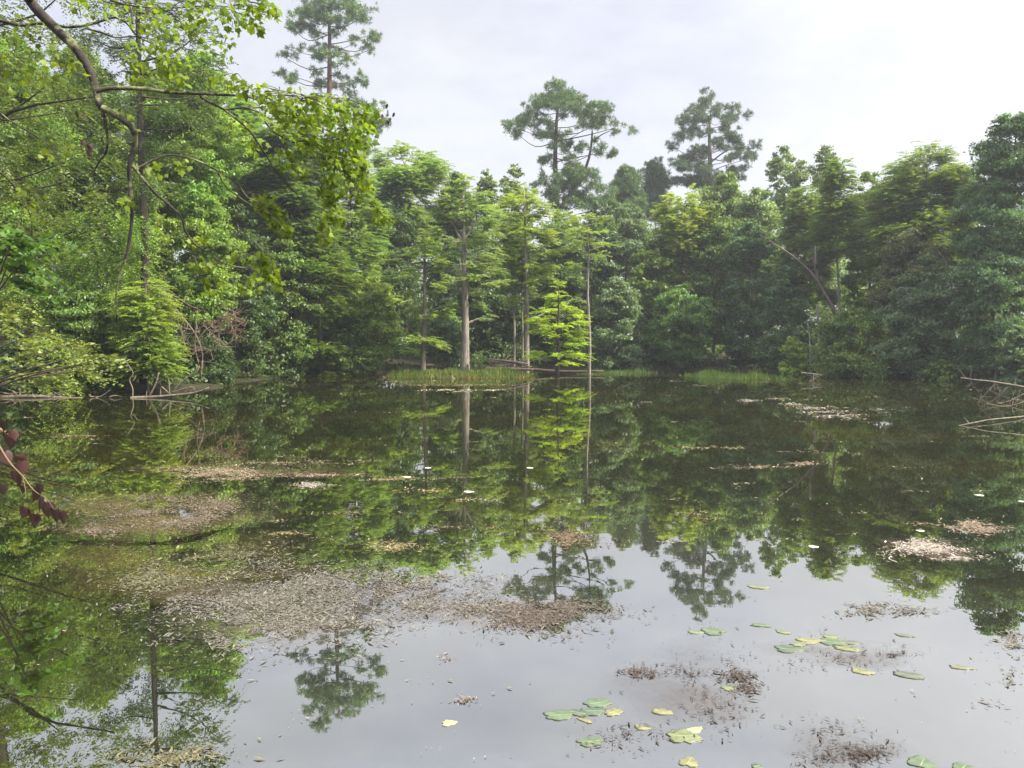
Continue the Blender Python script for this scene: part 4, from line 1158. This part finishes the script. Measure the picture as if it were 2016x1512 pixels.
weed('scattered dark bits between the two small brown heaps', [(1360, 1330, 110, 60, 420), (1390, 1400, 110, 50, 260), (1230, 1450, 80, 30, 160)], (0.06, 0.045, 0.038), (0.012, 0.04))
weed('dark bits strewn beside the right hand cluster of lily leaves', [(1650, 1295, 80, 22, 300), (1760, 1290, 60, 14, 120), (1600, 1270, 50, 20, 110)], (0.06, 0.045, 0.038), (0.012, 0.04))
weed('dark bits strewn along the bottom frame edge at right', [(1600, 1440, 90, 26, 170), (1700, 1485, 70, 22, 280), (1620, 1490, 80, 22, 110)], (0.06, 0.045, 0.038), (0.012, 0.04))
weed('dark flecks at the right frame edge under the reflected tall dark tree', [(1995, 1265, 30, 22, 420), (1990, 1340, 30, 40, 120), (1940, 1385, 40, 10, 40)], GREYP)
weed('faint thin weed wisp alone on pale water left of the lily leaves', [(915, 1377, 32, 10, 130), (880, 1295, 20, 5, 30)], (0.2, 0.16, 0.12), (0.012, 0.04))
weed('weed fringe at the bottom frame edge under the reflected oak', [(330, 1490, 90, 22, 900), (250, 1500, 80, 14, 400)], OLIV)
sp = []
for i in range(150):
    py = 738 + 330 * rng.random() ** 1.7
    sp.append((rng.uniform(0, 2016) if py > 800 else rng.uniform(450, 2016), py, rng.uniform(6, 55) * 1.0, 0.6 + (py - 720) * 0.007, int(rng.uniform(6, 45))))
for i in range(60):
    sp.append((rng.uniform(0, 2016), rng.uniform(1050, 1500), rng.uniform(20, 90), rng.uniform(6, 20), int(rng.uniform(3, 12))))
c, d, n, ln = flecks(sp, (0.04, 0.12), dens=1.0)
ln = ln * np.clip(c[:, 1] / 16, 0.16, 2.2)
tag(link('floating_debris', leaf_quads('floating_debris', c, d, n, ln, ln * 0.35, M_WEED, None, 0.05), None, (0.2, 0.175, 0.095)), 'loose flecks and bits drifting all over the pond', 'debris', 'mats of floating weed', 'stuff')


def film_material():
    m, t, o = new_mat('pond_film')
    co = node(t, 'ShaderNodeTexCoord')
    n1 = node(t, 'ShaderNodeTexNoise', Scale=0.9, Detail=8.0, Roughness=0.68)
    n2 = node(t, 'ShaderNodeTexNoise', Scale=30.0, Detail=3.0)
    ln = node(t, 'ShaderNodeVectorMath', _operation='LENGTH')
    a1 = node(t, 'ShaderNodeMapRange')
    a1.inputs[1].default_value, a1.inputs[2].default_value, a1.inputs[3].default_value, a1.inputs[4].default_value = 0.4, 0.64, 0.0, 0.95
    at = node(t, 'ShaderNodeAttribute', _attribute_name='tint')
    mu = node(t, 'ShaderNodeMath', _operation='MULTIPLY')
    m2 = node(t, 'ShaderNodeMath', _operation='MULTIPLY')
    rp = ramp(t, [(0.35, (0.55, 0.55, 0.55)), (0.65, (1.2, 1.2, 1.2))])
    oi = node(t, 'ShaderNodeObjectInfo')
    mm = node(t, 'ShaderNodeMix', _data_type='RGBA', _blend_type='MULTIPLY')
    mm.inputs[0].default_value = 1
    d = node(t, 'ShaderNodeBsdfDiffuse')
    tr = node(t, 'ShaderNodeBsdfTransparent')
    mx = node(t, 'ShaderNodeMixShader')
    k = t.links.new
    k(co.outputs['Object'], n1.inputs['Vector'])
    k(co.outputs['Object'], n2.inputs['Vector'])
    k(n1.outputs[0], a1.inputs[0])
    k(a1.outputs[0], mu.inputs[0])
    k(at.outputs['Fac'], mu.inputs[1])
    k(mu.outputs[0], m2.inputs[0])
    k(n2.outputs[0], m2.inputs[1])
    k(n2.outputs[0], rp.inputs[0])
    k(oi.outputs['Color'], mm.inputs[6])
    k(rp.outputs[0], mm.inputs[7])
    k(mm.outputs[2], d.inputs[0])
    k(m2.outputs[0], mx.inputs[0])
    k(tr.outputs[0], mx.inputs[1])
    k(d.outputs[0], mx.inputs[2])
    k(mx.outputs[0], o.inputs[0])
    return m


M_FILM = film_material()


def film(label, px, py, rx, ry, col, zz):
    b = Wt(px, py)
    m, rings = 40, 10
    th = np.arange(m) / m * 2 * math.pi
    ph = rng.random(3) * 6
    lob = 1 + 0.15 * np.sin(2 * th + ph[0]) + 0.12 * np.sin(3 * th + ph[1]) + 0.08 * np.sin(5 * th + ph[2])
    co = [[0, 0, 0]]
    for r in range(1, rings + 1):
        for i in range(m):
            w_ = Wt(px + rx * lob[i] * r / rings * math.cos(th[i]), py + ry * lob[i] * r / rings * math.sin(th[i])) - b
            co.append([w_[0], w_[1], 0])
    f, sz, al = [], [], []
    for i in range(m):
        j = (i + 1) % m
        f += [0, 1 + j, 1 + i]
        sz.append(3)
        al.append(1.0)
        for r in range(rings - 1):
            f += [1 + r * m + i, 1 + r * m + j, 1 + (r + 1) * m + j, 1 + (r + 1) * m + i]
            sz.append(4)
            al.append(1 - ((r + 1.5) / rings) ** 2)
    me = mesh_np('pond_film', np.array(co), np.array(f), np.array(sz), M_FILM)
    va = me.attributes.new('tint', 'FLOAT', 'POINT')
    va.data.foreach_set('value', np.concatenate([[1.0], np.repeat(1 - (np.arange(1, rings + 1) / rings) ** 1.5, m)]).astype(np.float32))
    o = link('pond_film', me, None, col)
    o.location = (b[0], b[1], zz)
    return tag(o, label, 'pond film', None, 'stuff')


film('brownish film around the curling pinkish weed mat', 310, 1015, 230, 62, (0.2, 0.15, 0.08), 0.0012)
film('olive brown film under the speckled weed bed below the curling mat', 350, 1120, 300, 80, (0.17, 0.135, 0.05), 0.0016)
film('grey pink film across the reflected trunk of the tallest pine', 580, 1200, 280, 85, (0.24, 0.2, 0.16), 0.0020)
film('thin grey film in the middle of the pond over pale sky', 900, 1185, 260, 58, (0.22, 0.18, 0.15), 0.0024)
film('thin beige film around the long pale weed mat near the left bank', 500, 925, 220, 20, (0.22, 0.17, 0.09), 0.0012)
film('faint brown film between the two small brown heaps', 1350, 1350, 170, 80, (0.15, 0.12, 0.1), 0.0012)
film('faint brown film at the bottom right of the pond', 1660, 1465, 150, 48, (0.15, 0.12, 0.1), 0.0012)
film('faint brown film beside the right hand cluster of lily leaves', 1660, 1285, 150, 34, (0.15, 0.12, 0.1), 0.0016)
film('pinkish film round the dense pink mat near the right bank', 1840, 1078, 110, 26, (0.24, 0.19, 0.13), 0.0012)

# ------------------------------------------------------------------ lily leaves
def pad_material():
    m, t, o = new_mat('lily_leaf')
    b = node(t, 'ShaderNodeBsdfPrincipled', Roughness=0.45)
    b.inputs['Specular IOR Level'].default_value = 0.5
    at = node(t, 'ShaderNodeAttribute', _attribute_name='tint')
    ed = node(t, 'ShaderNodeMix', _data_type='RGBA')
    ed.inputs[7].default_value = (0.1, 0.075, 0.03, 1)
    oi = node(t, 'ShaderNodeObjectInfo')
    co = node(t, 'ShaderNodeTexCoord')
    nz = node(t, 'ShaderNodeTexNoise', Scale=22.0, Detail=5.0)
    rp = ramp(t, [(0.3, (0.55, 0.6, 0.5)), (0.6, (1.1, 1.1, 1.0)), (0.75, (1.5, 1.35, 0.9))])
    mm = node(t, 'ShaderNodeMix', _data_type='RGBA', _blend_type='MULTIPLY')
    mm.inputs[0].default_value = 1
    t.links.new(co.outputs['Object'], nz.inputs['Vector'])
    t.links.new(nz.outputs[0], rp.inputs[0])
    t.links.new(oi.outputs['Color'], mm.inputs[6])
    t.links.new(rp.outputs[0], mm.inputs[7])
    t.links.new(mm.outputs[2], ed.inputs[6])
    t.links.new(at.outputs['Fac'], ed.inputs[0])
    t.links.new(ed.outputs[2], b.inputs['Base Color'])
    t.links.new(b.outputs[0], o.inputs[0])
    return m


M_PAD = pad_material()
M_VEIN = simple_material('leaf_vein', (0.3, 0.33, 0.12), (0.42, 0.44, 0.18), 30.0, 0.6)
GRN, BGR, YEL, YGR, GRY = (0.1, 0.14, 0.085), (0.08, 0.112, 0.085), (0.19, 0.185, 0.095), (0.15, 0.17, 0.088), (0.1, 0.112, 0.09)


def lily(label, px, py, lpx, ang, col, ratio=0.42, name='lily_pad'):
    b = Wt(px, py, 0.0015)
    D = b[1]
    ln = lpx * D / F
    m = 30
    th = np.arange(m) / m * 2 * math.pi
    # elongated heart: notch at th = pi
    r = 1 - 0.32 * np.exp(-((th - math.pi) / 0.22) ** 2)
    jag = (1 + 0.07 * rng.normal(size=m)) * (1 + 0.1 * np.sin(3 * th + rng.random() * 6) + 0.06 * np.sin(7 * th + rng.random() * 6))
    x = 0.5 * ln * np.cos(th) * r * jag
    y = 0.5 * ln * ratio * np.sin(th) * (1 + 0.12 * np.cos(th + math.pi)) * jag * 1.25
    zz = 0.0005 + np.abs(rng.normal(size=m)) * 0.0012 * (ln / 0.15)
    ca, sa = math.cos(ang), math.sin(ang)
    rim = np.stack([x * ca - y * sa, x * sa + y * ca, zz], 1)
    mid = np.stack([0.86 * (x * ca - y * sa), 0.86 * (x * sa + y * ca), np.full(m, 0.002)], 1)
    co = np.vstack([rim, mid, [[0, 0, 0.0015]], rim * [0.97, 0.97, 0] + [0, 0, -0.0025]])
    f, sz, tn = [], [], []
    for i in range(m):
        wear = float(rng.random() < 0.22) * rng.uniform(0.4, 1)
        tn += [wear, 0.12 * (i % 3 == 0), 0.6]
        j = (i + 1) % m
        f += [i, j, m + j, m + i, m + i, m + j, 2 * m, 2 * m + 1 + i, 2 * m + 1 + j, j, i]
        sz += [4, 3, 4]
    o = link(name, mesh_np(name, co, np.array(f), np.array(sz), M_PAD, np.array(tn)), None, col)
    o.location = Vector([float(v) for v in b])
    T = Tubes()
    T.add([(-0.3 * ln * ca, -0.3 * ln * sa, 0.0018), (0, 0, 0.0018), (0.38 * ln * ca, 0.38 * ln * sa, 0.0016)], [0.0012, 0.0011, 0.0006], 5, 2)
    vo = bpy.data.objects.new('vein', T.mesh('vein', M_VEIN))
    COL.objects.link(vo)
    vo.parent = o
    return tag(o, label, 'lily pad', 'pond lily leaves')


PADS = [
    ('long ragged green lily leaf at the left end of the lowest middle cluster', 1100, 1408, 64, 0.15, GRN, 0.5),
    ('narrow dark green lily leaf overlapping the long ragged one on its right', 1136, 1403, 46, -0.35, BGR, 0.42),
    ('topmost green lily leaf of the lowest middle cluster', 1176, 1384, 56, 0.3, GRN, 0.5),
    ('bluish green lily leaf between the topmost one and the pale yellow one', 1168, 1400, 50, 0.1, BGR, 0.55),
    ('ragged pale yellow lily leaf at the right end of the lowest middle cluster', 1208, 1402, 44, 0.5, YEL, 0.5),
    ('bent yellow lily leaf tip below the narrow dark green one', 1152, 1418, 36, -0.7, YEL, 0.3),
    ('lone green lily leaf with notched edge below the lowest middle cluster', 1162, 1460, 58, 0.25, GRN, 0.45),
    ('yellow lily leaf right of the lowest middle cluster, above the others there', 1303, 1401, 46, -0.2, YEL, 0.45),
    ('small torn yellow lily leaf below and left of the lone yellow one', 1264, 1432, 34, -0.3, YEL, 0.45),
    ('big ragged yellow green lily leaf, middle of the lower right yellow group', 1345, 1449, 72, 0.1, YGR, 0.6),
    ('pale lily leaf half sunk behind the big ragged yellow green one', 1368, 1437, 38, 0.5, (0.34, 0.37, 0.2), 0.5),
    ('crumpled yellow lily leaf cut by the bottom frame edge', 1356, 1500, 40, 1.0, YEL, 0.7),
    ('grey green lily leaf just under the reflected hazy pine', 1404, 1243, 48, 0.05, GRN, 0.6),
    ('thin yellow lily leaf left of the grey green one under the reflected hazy pine', 1370, 1245, 34, -0.1, YGR, 0.35),
    ('thin green lily leaf at the upper left of the right hand cluster', 1498, 1231, 40, -0.3, GRN, 0.35),
    ('small yellow green lily leaf following the thin green one', 1541, 1244, 32, -0.6, YGR, 0.4),
    ('dull green lily leaf at the left end of the right hand cluster', 1552, 1278, 56, -0.1, BGR, 0.5),
    ('yellow lily leaf in the right hand cluster behind the dull green one', 1595, 1262, 54, 0.1, YEL, 0.45),
    ('pale tattered lily leaf between the dull green one and the cluster middle', 1572, 1268, 34, 0.3, YGR, 0.5),
    ('green lily leaf in the middle of the right hand cluster', 1640, 1264, 56, -0.25, GRN, 0.5),
    ('yellow green lily leaf at the top of the right hand cluster', 1636, 1254, 36, 0.2, YGR, 0.5),
    ('pale green lily leaf at the lower right of the right hand cluster', 1668, 1277, 52, -0.3, YGR, 0.4),
    ('grey lily leaf at the far right of the right hand cluster', 1678, 1265, 36, 0.0, GRY, 0.4),
    ('yellow pointed lily leaf alone below the right hand cluster', 1698, 1322, 48, -0.55, YEL, 0.42),
    ('long grey green lily leaf alone, right of the yellow pointed one', 1788, 1329, 62, -0.45, GRY, 0.4),
    ('thin sunken grey lily leaf farthest right', 1892, 1314, 48, -0.35, (0.16, 0.15, 0.11), 0.3),
    ('thin grey lily leaf above the long grey green one', 1780, 1251, 38, -0.4, GRY, 0.25),
    ('yellow green lily leaf under the second small brown heap', 1436, 1355, 32, 0.2, YGR, 0.55),
    ('big green lily leaf cut by the bottom frame edge, the left one of two', 1815, 1502, 50, 0.9, GRN, 0.8),
    ('big green lily leaf cut by the bottom frame edge, the right one of two', 1896, 1512, 46, 0.7, GRN, 0.7),
    ('green lily leaf corner at the bottom frame edge, left of the strewn dark bits', 1490, 1509, 24, 0.3, BGR, 0.7),
    ('faint green lily leaf near the reflected thin tree tips', 1494, 1156, 44, -0.2, YGR, 0.35),
    ('small pale yellow leaf floating alone on pale water at the bottom', 884, 1423, 30, 0.3, (0.42, 0.4, 0.2), 0.6),
]
for lab, px, py, lp, ang, colr, ra in PADS:
    lily(lab, px, py, lp, ang, colr, ra)
FLT = [('pale floating leaf in mid water under the reflected swollen based cypress', 922, 968, 20), ('tiny white floating leaf right of the reflected swollen based cypress', 1043, 921, 14), ('tiny yellow floating leaf left of the reflected swollen based cypress', 842, 921, 14),
       ('white floating leaf near the left weed lines', 800, 939, 18), ('white floating leaf below the dark reflections at right', 1601, 1076, 20), ('white floating leaf beside the loose tan weed mat', 1812, 1045, 16),
       ('bright white floating leaf at right above the tan weed mat', 1928, 975, 18), ('white floating leaf touching the right frame edge', 2011, 987, 14)]
for lab, px, py, lp in FLT:
    o = lily(lab, px, py, lp, rng.uniform(-0.3, 0.3), (0.6, 0.6, 0.5), 0.7, 'floating_leaf')
    o['category'] = 'leaf'
    o['group'] = 'pale leaves afloat'

# ------------------------------------------------------------------ damp air
HAZE = 0.001
if HAZE:
    m, t, o = new_mat('haze_air')
    v = node(t, 'ShaderNodeVolumePrincipled', Density=HAZE, Anisotropy=0.35)
    v.inputs['Color'].default_value = (0.88, 0.92, 0.97, 1)
    t.links.new(v.outputs[0], o.inputs['Volume'])
    x0, x1, y0, y1, z0, z1 = -230, 230, -170, 250, -2.2, 42
    co = np.array([(x, y, z) for x in (x0, x1) for y in (y0, y1) for z in (z0, z1)], float)
    f = np.array([0, 1, 3, 2, 4, 6, 7, 5, 0, 4, 5, 1, 2, 3, 7, 6, 0, 2, 6, 4, 1, 5, 7, 3])
    tag(link('haze', mesh_np('haze', co, f, np.full(6, 4), m)), 'pale damp air over the pond', 'haze', kind='stuff')
